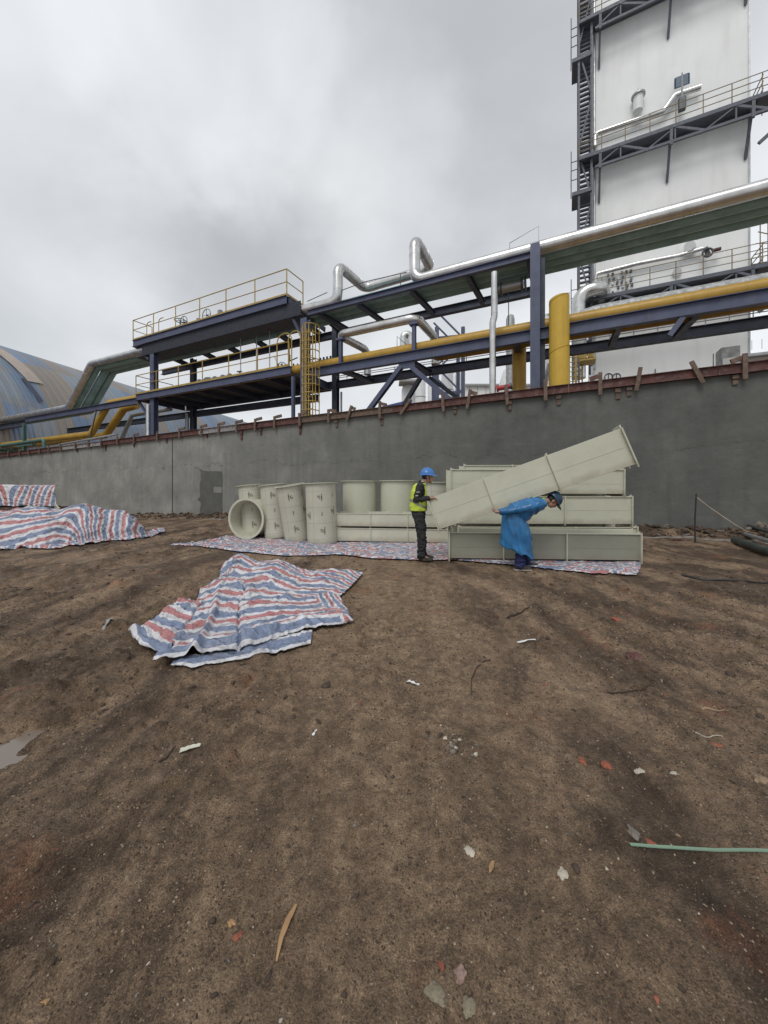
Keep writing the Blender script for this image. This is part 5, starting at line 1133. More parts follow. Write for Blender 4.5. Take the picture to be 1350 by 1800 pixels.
# long flat tarp beneath the ducts
bot = [(298, 963), (345, 962), (380, 966), (415, 971), (500, 979), (600, 976), (650, 983), (745, 987), (790, 986), (900, 995), (1000, 1007), (1119, 1015)]
top = [(299, 961), (360, 953), (400, 944), (470, 938), (560, 934), (700, 936), (900, 942), (1000, 950), (1128, 990)]
Pg, u, v = patchgrid(bot, top, [bot[0], (298.5, 962), top[0]], [bot[-1], (1125, 1004), top[-1]], 900, 110, .014, 41, None, lift=.002, edge=.02, chop=2.6)
x, y = Pg[..., 0], Pg[..., 1]; 
Pg[..., 2] -= .020 * sstep(8.9, 9.15, y) ; Pg[..., 2] = np.maximum(Pg[..., 2], gh(x, y) + .003)
sv = (y + .18 * x) * 2.9 + .55 * fbm(x * 2.2, y * 4.0, 4, 44) + .35 * fbm(x * 7, y * 9, 3, 47)
o = sheet('ground_sheet', Pg, sv); tag(o, 'long rumpled striped tarpaulin spread flat beneath the standing ducts and boxes', 'tarpaulin', 'striped tarpaulins')
# tarp-covered heap at left
fr = [(-190, 975), (-80, 970), (0, 966), (80, 964), (135, 958), (200, 950), (232, 947), (256, 943)]
def mound():
    nu, nv = 420, 200; b = resample(gpl(fr), nu); u = np.linspace(0, 1, nu); 
    pxs = np.array([(q_[0] / q_[1]) * F + CX for q_ in b])
    # crest height and crest depth by picture column
    cy = np.interp(pxs, [-190, 0, 30, 60, 110, 135, 152, 170, 182, 200, 222, 238, 250, 262], [892, 899, 895, 893, 896, 891, 885, 889, 895, 894, 897, 907, 921, 938])
    dep = np.interp(pxs, [-190, 150, 200, 240, 262], [1.5, 1.3, 1.1, .7, .3])
    Pg = np.zeros((nv, nu, 3)); vv = np.linspace(0, 1, nv)
    for i in range(nu):
        x0, y0 = b[i, 0], b[i, 1]; d = np.array([x0, y0]) / np.hypot(x0, y0); rr = np.hypot(x0, y0)
        yc = y0 + dep[i] * d[1]; zc_ = CAMZ + (HY - cy[i]) / F * yc
        k = np.clip(vv / .5, 0, 1); k2 = np.clip((vv - .5) / .5, 0, 1)
        dist = dep[i] * k + 1.2 * k2; prof = np.where(vv < .5, np.sin(k * math.pi / 2) ** .8, np.cos(k2 * math.pi / 2) ** .8)
        Pg[:, i, 0] = x0 + d[0] * dist; Pg[:, i, 1] = y0 + d[1] * dist; Pg[:, i, 2] = prof * max(.03, zc_)
    return Pg, pxs
Pg, pxs = mound(); nv, nu = Pg.shape[:2]; x, y, z = Pg[..., 0].copy(), Pg[..., 1].copy(), Pg[..., 2]
U = np.linspace(0, 1, nu)[None, :] * np.ones((nv, 1)); Vt = np.linspace(0, 1, nv)[:, None] * np.ones((1, nu)); PX = pxs[None, :] * np.ones((nv, 1))
sag = .05 * ridged(x * 1.1 + .4 * Vt, Vt * 1.5, 61, 3) + .022 * ridged(x * 3, Vt * 5, 66, 3) + .02 * fbm(x * 5, y * 5, 3, 70)
k = np.clip(z / .25, .25, 1); Pg[..., 2] += (sag - .05) * k; Pg[..., 1] -= .05 * ridged(x * 2.2, Vt * 3.5, 63, 3) * k; Pg[..., 0] += .03 * fbm(x * 3, Vt * 8, 3, 67)
Pg[..., 2] = np.maximum(Pg[..., 2], gh(Pg[..., 0], Pg[..., 1]) + .01)
ws = sstep(90, 185, PX)
arc = Vt * 8.0
stv = (arc * 1.15 + .10 * fbm(x * 1.5, Vt * 4, 3, 71) - (PX - 130) * .010) * (1 - ws) + ((PX - 130) * .046 + 3 + .15 * np.sin(Vt * 9)) * ws + .03 * fbm(x * 4, Vt * 10, 2, 77)
heap = thing('covered_heap', 'low wide heap draped with striped tarpaulin at the left, near the wall', 'tarpaulin', (0, 0, 0), 'striped tarpaulins')
sheet('tarp_cover', Pg, stv, heap)
bot = [(-60, 968), (40, 966.5), (90, 966), (140, 960), (200, 951), (235, 950), (258, 946), (291, 934)]; top = [(-60, 958), (60, 955), (140, 950), (200, 944), (240, 940), (262, 934), (280, 929), (288, 929)]
Pg, u, v = patchgrid(bot, top, [bot[0], top[0]], [bot[-1], top[-1]], 500, 46, .035, 81, None, lift=.004, edge=.1, chop=2)
x, y = Pg[..., 0], Pg[..., 1]; sheet('tarp_hem', Pg, x * 3.1 + y * 2 + .5 * fbm(x * 4, y * 5, 3, 84), heap)
# far-left draped stack on timber
st = thing('covered_stack', 'flat-topped stack under a taut striped tarpaulin against the wall at far left', 'tarpaulin', (0, 0, 0), 'striped tarpaulins')
Yc = 15.5
def sp_(px, py, Y=Yc): return np.array(P(px, py, Y))
nu, nv = 160, 90; gr = np.zeros((nv, nu, 3))
for j in range(nv):
    v_ = j / (nv - 1)
    for i in range(nu):
        u_ = i / (nu - 1); px = -120 + 217 * u_
        if v_ < .6: k = v_ / .6; gr[j, i] = sp_(px + (1 - k) * (2 if u_ > .5 else 0), 889 + (853.5 - 889) * k + .7 * math.sin(u_ * 40) * (1 - k), Yc - .12 * (1 - k))
        else: k = (v_ - .6) / .4; gr[j, i] = sp_(px, 853.5, Yc) + np.array([0, .35 * k, .03 * math.sin(k * 3)])
u = np.linspace(0, 1, nu)[None, :] * np.ones((nv, 1)); v = np.linspace(0, 1, nv)[:, None] * np.ones((1, nu))
gr[..., 1] += .03 * fbm(u * 14, v * 5, 3, 91) - .02; gr[..., 2] += .02 * fbm(u * 12, v * 6, 2, 93)
sheet('tarp_cover', gr, u * 12 + 1.3 * v * (1 - 2 * sstep(.5, .72, u)) * np.minimum(1, v + .4) + .03 * fbm(u * 8, v * 3, 2, 94), st)
m = MB(); p0, p1 = P(-120, 890, Yc + .05), P(95, 890, Yc + .05); m.box(p0.x, p1.x - .25, Yc + .1, Yc + .3, p0.z - .02, P(0, 855.5, Yc).z); m.build('stack_core', M['rubber'], st)
m = MB(); m.box(p0.x, p1.x, Yc - .05, Yc + .05, p0.z - .14, p0.z - .03); m.build('batten', M['timber'], st)
for px in (-40, 5, 52, 88): m = MB(); a = P(px, 0, Yc); m.box(a.x - .1, a.x + .1, Yc + .1, Yc + 1.4, -.5, p0.z - .03); m.build('bearer', M['timber'], st)
a, b = flatpt(97, 14.2, .0), flatpt(126, 13.6, .0); t0 = trough('rectangular_duct', 'dirty beige duct end sticking out behind the covered heap', .55, .9, .5, []); place(t0, V3(P(98, 0, 14).x, 14, .25), V3(P(98, 0, 14).x + .5, 13.6, .12))

# ------------------------------------------------------------------ people
def blob_mesh(parts, voxel, smooth=2):
    """parts: list of (points, radii) limbs or (centre, (rx,ry,rz), rot) ellipsoids -> one continuous mesh"""
    mb = MB()
    for p in parts:
        if p[0] == 'e':
            _, c, rad, rot = p; seg, rn = 20, 12; vs = []; q_ = rot if rot is not None else Matrix.Identity(3)
            for i in range(rn + 1):
                ph = math.pi * i / rn
                for k in range(seg): a = 2 * math.pi * k / seg; v = Vector((rad[0] * math.sin(ph) * math.cos(a), rad[1] * math.sin(ph) * math.sin(a), rad[2] * math.cos(ph))); vs.append(Vector(c) + q_ @ v)
            fs = [(i * seg + k, i * seg + (k + 1) % seg, (i + 1) * seg + (k + 1) % seg, (i + 1) * seg + k) for i in range(rn) for k in range(seg)]
            mb.add(vs, fs)
        elif p[0] == 'l':
            _, pts, rad = p; pts = [Vector(a) for a in pts]
            mb.tube(pts, list(rad), 14)
            for a, r_ in zip(pts, rad): blob_add_sphere(mb, a, r_)
        elif p[0] == 's':        # loft of elliptical rings: (centre, rx, ry, tiltnormal)
            rings = p[1]; seg = 28; vs = []
            for (c, ra, rb, nrm) in rings:
                nrm = Vector(nrm).normalized(); yv = Vector((0, 1, 0)); xv = yv.cross(nrm).normalized()
                for k in range(seg): a = 2 * math.pi * k / seg; vs.append(Vector(c) + xv * ra * math.cos(a) + yv * rb * math.sin(a))
            n_r = len(rings); fs = [(i * seg + k, i * seg + (k + 1) % seg, (i + 1) * seg + (k + 1) % seg, (i + 1) * seg + k) for i in range(n_r - 1) for k in range(seg)]
            fs += [tuple(range(seg - 1, -1, -1)), tuple((n_r - 1) * seg + k for k in range(seg))]; mb.add(vs, fs)
    me = bpy.data.meshes.new('b'); me.from_pydata(mb.v, [], mb.f); bm = bmesh.new(); bm.from_mesh(me); bmesh.ops.remove_doubles(bm, verts=bm.verts, dist=1e-5); bmesh.ops.recalc_face_normals(bm, faces=bm.faces); bm.to_mesh(me); bm.free()
    o = bpy.data.objects.new('b', me); C.objects.link(o); r_ = o.modifiers.new('r', 'REMESH'); r_.mode = 'VOXEL'; r_.voxel_size = voxel; r_.use_smooth_shade = True
    s_ = o.modifiers.new('s', 'SMOOTH'); s_.factor = .5; s_.iterations = smooth; me2 = evalmesh(o); bpy.data.objects.remove(o); return me2
def blob_add_sphere(mb, c, r):
    seg, rn = 14, 8; vs = []
    for i in range(rn + 1):
        ph = math.pi * i / rn
        for k in range(seg): a = 2 * math.pi * k / seg; vs.append(c + Vector((math.sin(ph) * math.cos(a), math.sin(ph) * math.sin(a), math.cos(ph))) * r)
    mb.add(vs, [(i * seg + k, i * seg + (k + 1) % seg, (i + 1) * seg + (k + 1) % seg, (i + 1) * seg + k) for i in range(rn) for k in range(seg)])
def wrinkle(me, amp, sc, seed, sx=1, sz=1):
    n = len(me.vertices); co = np.empty(n * 3, np.float32); me.vertices.foreach_get('co', co); co = co.reshape(-1, 3); no = np.empty(n * 3, np.float32); me.vertices.foreach_get('normal', no); no = no.reshape(-1, 3)
    a = co[:, 0] * sc * sx + co[:, 2] * sc * .45; b = co[:, 2] * sc * sz - co[:, 0] * sc * .3 + co[:, 1] * sc
    h = amp * (1 - 2.2 * np.abs(vn(a, b, seed))) + amp * .5 * vn(a * 2.4 + co[:, 1] * sc, b * 2.4, seed + 4)
    co += no * h[:, None]; me.vertices.foreach_set('co', co.ravel()); me.update()
def head_parts(c, fwd, up, s=1.0):
    c = Vector(c); f = Vector(fwd).normalized(); u = (Vector(up) - f * Vector(up).dot(f)).normalized(); r = f.cross(u); Rm = Matrix((f, r, u)).transposed()
    def L(a, b, d): return c + (f * a + r * b + u * d) * s
    ps = [('e', L(-.012, 0, .02), (.098 * s, .077 * s, .100 * s), Rm), ('e', L(.030, 0, -.045), (.060 * s, .056 * s, .070 * s), Rm), ('e', L(.062, 0, -.088), (.024 * s, .026 * s, .022 * s), Rm),
          ('l', [L(.083, 0, .012), L(.100, 0, -.024), L(.104, 0, -.034)], [.010 * s, .013 * s, .014 * s]), ('e', L(.088, 0, -.058), (.014 * s, .024 * s, .008 * s), Rm), ('e', L(.087, 0, -.070), (.012 * s, .021 * s, .007 * s), Rm),
          ('e', L(.080, 0, .028), (.016 * s, .052 * s, .010 * s), Rm)]
    for k in (-1, 1): ps += [('e', L(-.005, .077 * k, -.008), (.020 * s, .010 * s, .032 * s), Rm), ('e', L(.066, .034 * k, -.022), (.022 * s, .022 * s, .020 * s), Rm)]
    return ps, L, Rm
def hand_parts(w_, palm_dir, fing_dir, thumb_dir, curl=.6):
    w_ = Vector(w_); fd = Vector(fing_dir).normalized(); pd = Vector(palm_dir).normalized(); sd_ = fd.cross(pd).normalized(); ps = [('l', [w_, w_ + fd * .045, w_ + fd * .08], [.026, .030, .027]), ('e', w_ + fd * .055, (.040, .018, .042), Matrix((sd_, pd, fd)).transposed())]
    for i, (o_, ln) in enumerate(((-.030, .072), (-.010, .082), (.011, .077), (.030, .060))):
        a = w_ + fd * .088 + sd_ * o_; b = a + (fd * math.cos(curl * .5) + pd * math.sin(curl * .5)) * ln * .45; c = b + (fd * math.cos(curl * 1.3) + pd * math.sin(curl * 1.3)) * ln * .32; d = c + (fd * math.cos(curl * 2.0) + pd * math.sin(curl * 2.0)) * ln * .25
        ps.append(('l', [a, b, c, d], [.0105, .0095, .0088, .0075]))
    t0_ = w_ + fd * .03 + Vector(thumb_dir).normalized() * .030; t1 = t0_ + (Vector(thumb_dir).normalized() * .7 + fd * .7) * .04; t2 = t1 + (fd * .9 + pd * .5 + Vector(thumb_dir).normalized() * .1) * .032
    ps.append(('l', [t0_, t1, t2], [.014, .011, .0095])); return ps
def helmet(parent, c, f, u, mt, brim=.075):
    c = Vector(c); f = Vector(f).normalized(); u = (Vector(u) - f * Vector(u).dot(f)).normalized(); r = f.cross(u); m = MB(); seg, rn = 32, 10; vs = []; fs = []
    for i in range(rn + 1):
        ph = math.pi / 2 * i / rn
        for k in range(seg):
            a = 2 * math.pi * k / seg; rx, ry, rz = .142, .118, .128; ridge = .008 * math.exp(-(math.sin(a) * math.sin(ph) / .16) ** 2)
            vs.append(c + f * rx * math.sin(ph) * math.cos(a) + r * ry * math.sin(ph) * math.sin(a) + u * ((rz + ridge) * math.cos(ph)))
    n0 = len(vs)
    for k in range(seg):
        a = 2 * math.pi * k / seg; ca = math.cos(a); ext = .016 + brim * max(0, ca) ** 1.6; vs.append(c + f * (.142 + ext) * ca + r * (.118 + .014) * math.sin(a) + u * (-.012 - .02 * max(0, ca)))
    for k in range(seg):
        a = 2 * math.pi * k / seg; ca = math.cos(a); vs.append(c + f * .128 * ca + r * .105 * math.sin(a) + u * -.014)
    fs = [(i * seg + k, i * seg + (k + 1) % seg, (i + 1) * seg + (k + 1) % seg, (i + 1) * seg + k) for i in range(rn + 1) for k in range(seg)] + [(n0 + k, n0 + (k + 1) % seg, n0 + seg + (k + 1) % seg, n0 + seg + k) for k in range(seg)]
    m.add(vs, fs); m.build('hard_hat', M[mt], parent, True, 40)
def put(name, me, mt, parent): return link(name, me, M[mt], parent, True)
def shoe(m_list, heel, dirx, z, w_=.048):
    h = Vector(heel); d = Vector(dirx); return [('l', [h + Vector((0, 0, .05)), h + d * .10 + Vector((0, 0, .045)), h + d * .20 + Vector((0, 0, .03))], [.046, .044, .033]), ('e', h + d * .10 + Vector((0, 0, .02)), (.15, .047, .022), Matrix.Rotation(math.atan2(d.y, d.x), 3, 'Z'))]

# worker in the vest
w1 = thing('person', 'person in blue hard hat and yellow-green safety vest holding the duct\'s lower end', 'person', (0, 0, 0))
hp, HL, HR = head_parts((.085, 0, 1.585), (1, 0, -.06), (0, 0, 1))
body = hp + [('l', [(-.03, 0, 1.42), (.02, 0, 1.50), (.055, 0, 1.56)], [.062, .054, .055])]
body += [('s', [((-.085, 0, .86), .09, .15, (0, 0, 1)), ((-.085, 0, .98), .115, .16, (0, 0, 1)), ((-.085, 0, 1.15), .115, .165, (0, 0, 1)), ((-.075, 0, 1.32), .12, .185, (0, 0, 1)), ((-.05, 0, 1.42), .085, .17, (0, 0, 1)), ((-.035, 0, 1.46), .06, .10, (0, 0, 1))])]
for k in (-1, 1):
    body += [('l', [(-.06, .18 * k, 1.40), (-.13, .22 * k, 1.16), (.05, .17 * k, 1.17), (.10, .16 * k, 1.185)], [.055, .045, .034, .028]),
             ('l', [(-.085, .085 * k, .93), (-.04, .095 * k, .50), (-.02, .10 * k, .09)], [.085, .058, .042]), ('l', [(-.02, .10 * k, .08), (.08, .10 * k, .05)], [.04, .03])]
    body += hand_parts((.105, .16 * k, 1.185), (0, 0, -1), (1, -.1 * k, .05), (.2, -k, 0), .55)
put('body', blob_mesh(body, .0065, 1), 'skin', w1)
jk = [('s', [((-.09, 0, .93), .135, .175, (0, 0, 1)), ((-.09, 0, 1.1), .140, .185, (0, 0, 1)), ((-.08, 0, 1.30), .135, .205, (0, 0, 1)), ((-.058, 0, 1.42), .10, .19, (0, 0, 1)), ((-.03, 0, 1.475), .066, .10, (0, 0, 1)), ((-.01, 0, 1.50), .062, .066, (.3, 0, 1))])]
for k in (-1, 1): jk += [('l', [(-.06, .185 * k, 1.405), (-.10, .22 * k, 1.29), (-.135, .228 * k, 1.16), (-.02, .20 * k, 1.165), (.085, .165 * k, 1.18)], [.072, .068, .062, .054, .045])]
me = blob_mesh(jk, .010, 3); wrinkle(me, .010, 14, 3); put('jacket', me, 'charcoal', w1)
tr = [('s', [((-.085, 0, 1.0), .125, .165, (0, 0, 1)), ((-.09, 0, .90), .130, .172, (0, 0, 1)), ((-.08, 0, .80), .115, .165, (0, 0, 1))])]
for k in (-1, 1): tr += [('l', [(-.08, .085 * k, .86), (-.055, .092 * k, .68), (-.03, .098 * k, .48), (-.025, .10 * k, .28), (-.022 + .015 * k, .10 * k, .10)], [.108, .098, .088, .085, .080])]
me = blob_mesh(tr, .010, 3); wrinkle(me, .012, 10, 8, 1, 1.6); put('trousers', me, 'charcoal', w1)
# vest: shell round the torso, open at the arms
vs_ = [('s', [((-.095, 0, .925), .158, .192, (0, 0, 1)), ((-.093, 0, 1.1), .158, .200, (0, 0, 1)), ((-.083, 0, 1.30), .150, .205, (0, 0, 1)), ((-.06, 0, 1.42), .118, .165, (0, 0, 1)), ((-.035, 0, 1.475), .080, .105, (0, 0, 1))])]
me = blob_mesh(vs_, .010, 2); wrinkle(me, .009, 9, 12)
bm = bmesh.new(); bm.from_mesh(me); dl = []
for v in bm.verts:
    x, y, z = v.co
    arm = (x + .055) ** 2 / .080 ** 2 + (z - 1.31) ** 2 / .165 ** 2 < 1 and abs(y) > .10
    neck = z > 1.465 or z < .94 or ((x + .02) ** 2 + y * y < .07 ** 2 and z > 1.40)
    front = x > 0 and abs(y) < (.02 + .12 * max(0, z - 1.15))
    if arm or neck or front: dl.append(v)
bmesh.ops.delete(bm, geom=dl, context='VERTS'); bm.to_mesh(me)
for f_ in bm.faces: pass
bm.free()
vest = put('safety_vest', me, 'vest', w1); me.materials.append(M['reflect'])
for pz in me.polygons:
    c_ = pz.center; zb_ = 1.07 - (c_.x + .09) * .5
    if abs(c_.z - zb_) < .028: pz.material_index = 1
sm_ = vest.modifiers.new('solid', 'SOLIDIFY'); sm_.thickness = .006; sm_.offset = 1
helmet(w1, HL(-.01, 0, .045), (1, 0, .0), (-.02, 0, 1), 'helmet')
hr = blob_mesh([('e', HL(-.035, 0, .005), (.078, .080, .075), HR), ('e', HL(-.055, 0, -.03), (.045, .06, .045), HR)], .008, 1); put('hair', hr, 'hair', w1)
m = MB()
for k in (-1, 1): m.tube([HL(.02, .084 * k, .03), HL(.035, .075 * k, -.05), HL(.055, .02 * k, -.115)], .006, 5)
m.build('chin_strap', M['rubber'], w1, True)
m = MB()
for k in (-1, 1): m.tube([HL(.084, .030 * k, .006), HL(.084, .034 * k, .007)], .007, 8)
m.build('eyes', M['black'], w1)
co_ = blob_mesh([('l', [(-.05, -.05, 1.475), (-.02, -.062, 1.50), (.03, -.045, 1.475), (.045, 0, 1.44)], [.014] * 4), ('l', [(-.05, .05, 1.475), (-.02, .062, 1.50), (.03, .045, 1.475), (.045, 0, 1.44)], [.014] * 4), ('l', [(-.07, 0, 1.49), (-.05, .05, 1.475)], [.014] * 2), ('l', [(-.07, 0, 1.49), (-.05, -.05, 1.475)], [.014] * 2)], .007, 1); put('collar', co_, 'cuff', w1)
for k, hx in ((-1, .0), (1, -.03)): put('shoe', blob_mesh(shoe(None, (-.05 - hx, .10 * k, 0), (1, -.05 * k, 0), 0), .008, 1), 'shoe', w1)
m = MB()
m.obox((-.105, -.292, 1.30), (.028, 0, .003), (0, .004, .0), (0, 0, .007)); m.obox((-.13, -.296, 1.235), (.022, 0, .0), (0, .004, 0), (0, 0, .009)); m.build('sleeve_badge', M['cuff'], w1)
pw = P(744, 0, 7.05); w1.location = (pw.x, 7.05, gz(pw.x, 7.05) + .02); w1.rotation_euler = (0, 0, R(-4))

# worker in the raincoat, bent double
w2 = thing('person', 'person in long blue plastic raincoat bent double under the carried duct', 'person', (0, 0, 0))
hp, HL2, HR2 = head_parts((.545, 0, 1.165), (.62, 0, -.78), (.78, 0, .62))
body = hp + [('l', [(.36, 0, 1.13), (.44, 0, 1.16), (.50, 0, 1.17)], [.062, .055, .055]), ('s', [((-.14, 0, .86), .10, .16, (.3, 0, 1)), ((-.08, 0, .97), .12, .16, (1, 0, .5)), ((.08, 0, 1.04), .115, .165, (1, 0, .3)), ((.25, 0, 1.10), .12, .185, (1, 0, .3)), ((.36, 0, 1.13), .08, .16, (1, 0, .3)), ((.40, 0, 1.14), .05, .09, (1, 0, .3))])]
for k in (-1, 1):
    body += [('l', [(.31, .18 * k, 1.12), (.02, .24 * k, 1.05), (-.24, .22 * k, .985), (-.34, .21 * k, .985)], [.055, .044, .034, .028])]
    kx = (.06, -.10, .50) if k < 0 else (.15, .13, .50); fx_ = (-.03, -.10, .09) if k < 0 else (.17, .22, .09)
    body += [('l', [(-.13, .09 * k, .88), kx, fx_], [.09, .058, .042]), ('l', [fx_, (fx_[0] + .1, fx_[1], .05)], [.04, .03])]
    body += hand_parts((-.345, .21 * k, .985), (0, 0, 1), (-1, 0, -.05), (0, -k, .3), .75)
put('body', blob_mesh(body, .0065, 1), 'skin', w2)
tr = [('s', [((-.12, 0, .95), .13, .17, (.4, 0, 1)), ((-.13, 0, .84), .13, .175, (.1, 0, 1)), ((-.09, 0, .75), .12, .17, (0, 0, 1))]), ('l', [(-.12, -.09, .85), (.05, -.10, .50), (.0, -.10, .30), (-.02, -.10, .09)], [.115, .09, .085, .082]), ('l', [(-.12, .09, .85), (.15, .13, .50), (.17, .18, .30), (.17, .22, .09)], [.115, .09, .085, .078])]
me = blob_mesh(tr, .010, 3); wrinkle(me, .012, 15, 23, 1, 1.8); put('trousers', me, 'navy', w2)
ct = [('s', [((-.045, 0, .30), .285, .26, (.03, 0, 1)), ((-.055, 0, .42), .258, .25, (.03, 0, 1)), ((-.060, 0, .60), .245, .245, (.03, 0, 1)), ((-.080, 0, .78), .220, .235, (.06, 0, 1)), ((-.115, 0, .92), .185, .215, (.35, 0, 1)), ((-.04, 0, .985), .165, .21, (.9, 0, .75)), ((.10, 0, 1.03), .16, .22, (1, 0, .35)), ((.24, 0, 1.085), .150, .235, (1, 0, .3)), ((.34, 0, 1.12), .115, .20, (1, 0, .3)), ((.40, 0, 1.135), .078, .11, (1, 0, .3))])]
ct += [('e', (.03, 0, .93), (.16, .20, .13), None)]
for k in (-1, 1): ct += [('l', [(.31, .19 * k, 1.12), (.16, .235 * k, 1.085), (.0, .25 * k, 1.04), (-.18, .235 * k, 1.005), (-.335, .215 * k, .985)], [.082, .072, .062, .056, .055])]
me = blob_mesh(ct, .010, 3); wrinkle(me, .009, 7, 33, 2.0, .15)
# slanted hem: drop lower at the front
n = len(me.vertices); co = np.empty(n * 3, np.float32); me.vertices.foreach_get('co', co); co = co.reshape(-1, 3); lw = np.clip((.62 - co[:, 2]) / .3, 0, 1); co[:, 2] += lw * (-.10 * (co[:, 0] + .06) / .25 + .02 * np.sin(co[:, 0] * 30)); me.vertices.foreach_set('co', co.ravel())
put('raincoat', me, 'coat', w2)
helmet(w2, HL2(-.01, 0, .04), (.62, 0, -.78), (.78, 0, .62), 'helmet2', .06)
hr = blob_mesh([('e', HL2(-.035, 0, .005), (.078, .080, .075), HR2)], .008, 1); put('hair', hr, 'hair', w2)
m = MB()
for k in (-1, 1): m.tube([HL2(.084, .030 * k, .006), HL2(.084, .034 * k, .007)], .007, 8)
m.build('eyes', M['black'], w2)
co_ = blob_mesh([('s', [((.385, 0, 1.135), .085, .10, (1, 0, .3)), ((.425, 0, 1.15), .072, .085, (1, 0, .3))])], .008, 1); put('collar', co_, 'vest', w2)
for h_ in ((-.06, -.10, 0), (.14, .22, .0)):
    put('shoe', blob_mesh(shoe(None, h_, (1, 0, 0), 0), .008, 1), 'shoe', w2)
    m = MB(); m.obox((h_[0] + .09, h_[1], .006), (.145, 0, 0), (0, .046, 0), (0, 0, .009)); m.build('shoe_sole', M['sole'], w2, bevel=.006)
pw = P(913, 0, 6.32); w2.location = (pw.x, 6.32, gz(pw.x, 6.32) + .01); w2.rotation_euler = (0, 0, R(-6))

# ------------------------------------------------------------------ small things on the ground
def on(px, py, dz=0): p = G(px, py); return Vector((p.x, p.y, gz(p.x, p.y) + dz))
def lump(name, label, cat, px, py, r, mt, flat=.6, seed=1, group=None, dz=0):
    p = on(px, py); bm = bmesh.new(); bmesh.ops.create_icosphere(bm, subdivisions=4, radius=1); rr = random.Random(seed); a = rr.uniform(0, 6)
    for v in bm.verts:
        k = 1 + .38 * float(vn(v.co.x * 1.6 + seed, v.co.y * 1.6 + v.co.z, seed)) + .08 * float(vn(v.co.x * 11 + seed, v.co.y * 11 + v.co.z * 9, seed + 6)) + .20 * float(vn(v.co.x * 4 + seed, v.co.y * 4 + v.co.z * 3, seed + 3)); v.co = Vector((v.co.x * 1.25, v.co.y * .85, v.co.z * flat)) * k * r
    bm.transform(Matrix.Rotation(a, 4, 'Z')); me = bpy.data.meshes.new(name); bm.to_mesh(me); bm.free(); o = link(name, me, M[mt], None, True, 28); o.location = p + Vector((0, 0, r * flat * .12 + dz)); return tag(o, label, cat, group)
lump('stone', 'small yellow speckled stone in the lower left foreground', 'stone', 407, 1634, .0115, 'straw', .6, 2)
lump('brick_fragment', 'bright red brick crumb just below the yellow stone', 'brick', 418, 1660, .012, 'brick', .5, 5, 'brick fragments')
lump('brick_fragment', 'bright orange brick chip right of centre, flat on the soil', 'brick', 1066, 1338, .024, 'brick', .35, 7, 'brick fragments')
lump('brick_fragment', 'orange-red brick chip left of the brightest one', 'brick', 1024, 1329, .024, 'brick', .35, 8, 'brick fragments')
lump('brick_fragment', 'orange brick chip just above the green strap', 'brick', 1143, 1468, .018, 'brick', .4, 9, 'brick fragments')
lump('brick_fragment', 'dark red broken brick standing proud at centre right', 'brick', 1113, 1155, .05, 'waler', .7, 11, 'brick fragments')
lump('brick_fragment', 'reddish brick shard near the right edge', 'brick', 1262, 1298, .02, 'brick', .3, 12, 'brick fragments')
lump('brick_fragment', 'small reddish brick shard far right of the worker in the raincoat', 'brick', 1082, 1090, .035, 'brick', .4, 13, 'brick fragments')
lump('stone', 'pinkish quartz stone near the bottom centre', 'stone', 808, 1724, .016, 'pinkst', .5, 21)
lump('clod', 'pale grey-green clay clod at the bottom edge, wider one', 'clod', 765, 1762, .024, 'clay', .35, 23)
lump('clod', 'pale grey-green clay clod at the bottom edge, narrower right-hand one', 'clod', 823, 1780, .018, 'clay', .4, 24)
lump('stone', 'flat pale tan stone below the white rubble patch', 'stone', 823, 1490, .017, 'stone_w', .35, 25)
lump('stone', 'grey-green stone just left of the green strap', 'stone', 1113, 1460, .022, 'stone_g', .5, 26)
lump('stone', 'cream stone with dark underside lower right of centre', 'stone', 989, 1528, .016, 'stone_w', .5, 27)
lump('stone', 'small white stone right of the orange brick chips', 'stone', 1185, 1361, .016, 'stone_w', .35, 28)
lump('stone', 'pale round stone left of the small white stone', 'stone', 1124, 1352, .017, 'stone_w', .6, 29)
lump('stone', 'tan stone at the right edge of the photograph', 'stone', 1338, 1362, .025, 'stone_t', .5, 30)
lump('stone', 'small round ochre pebble near the bottom left corner', 'stone', 79, 1770, .008, 'straw', .7, 31)
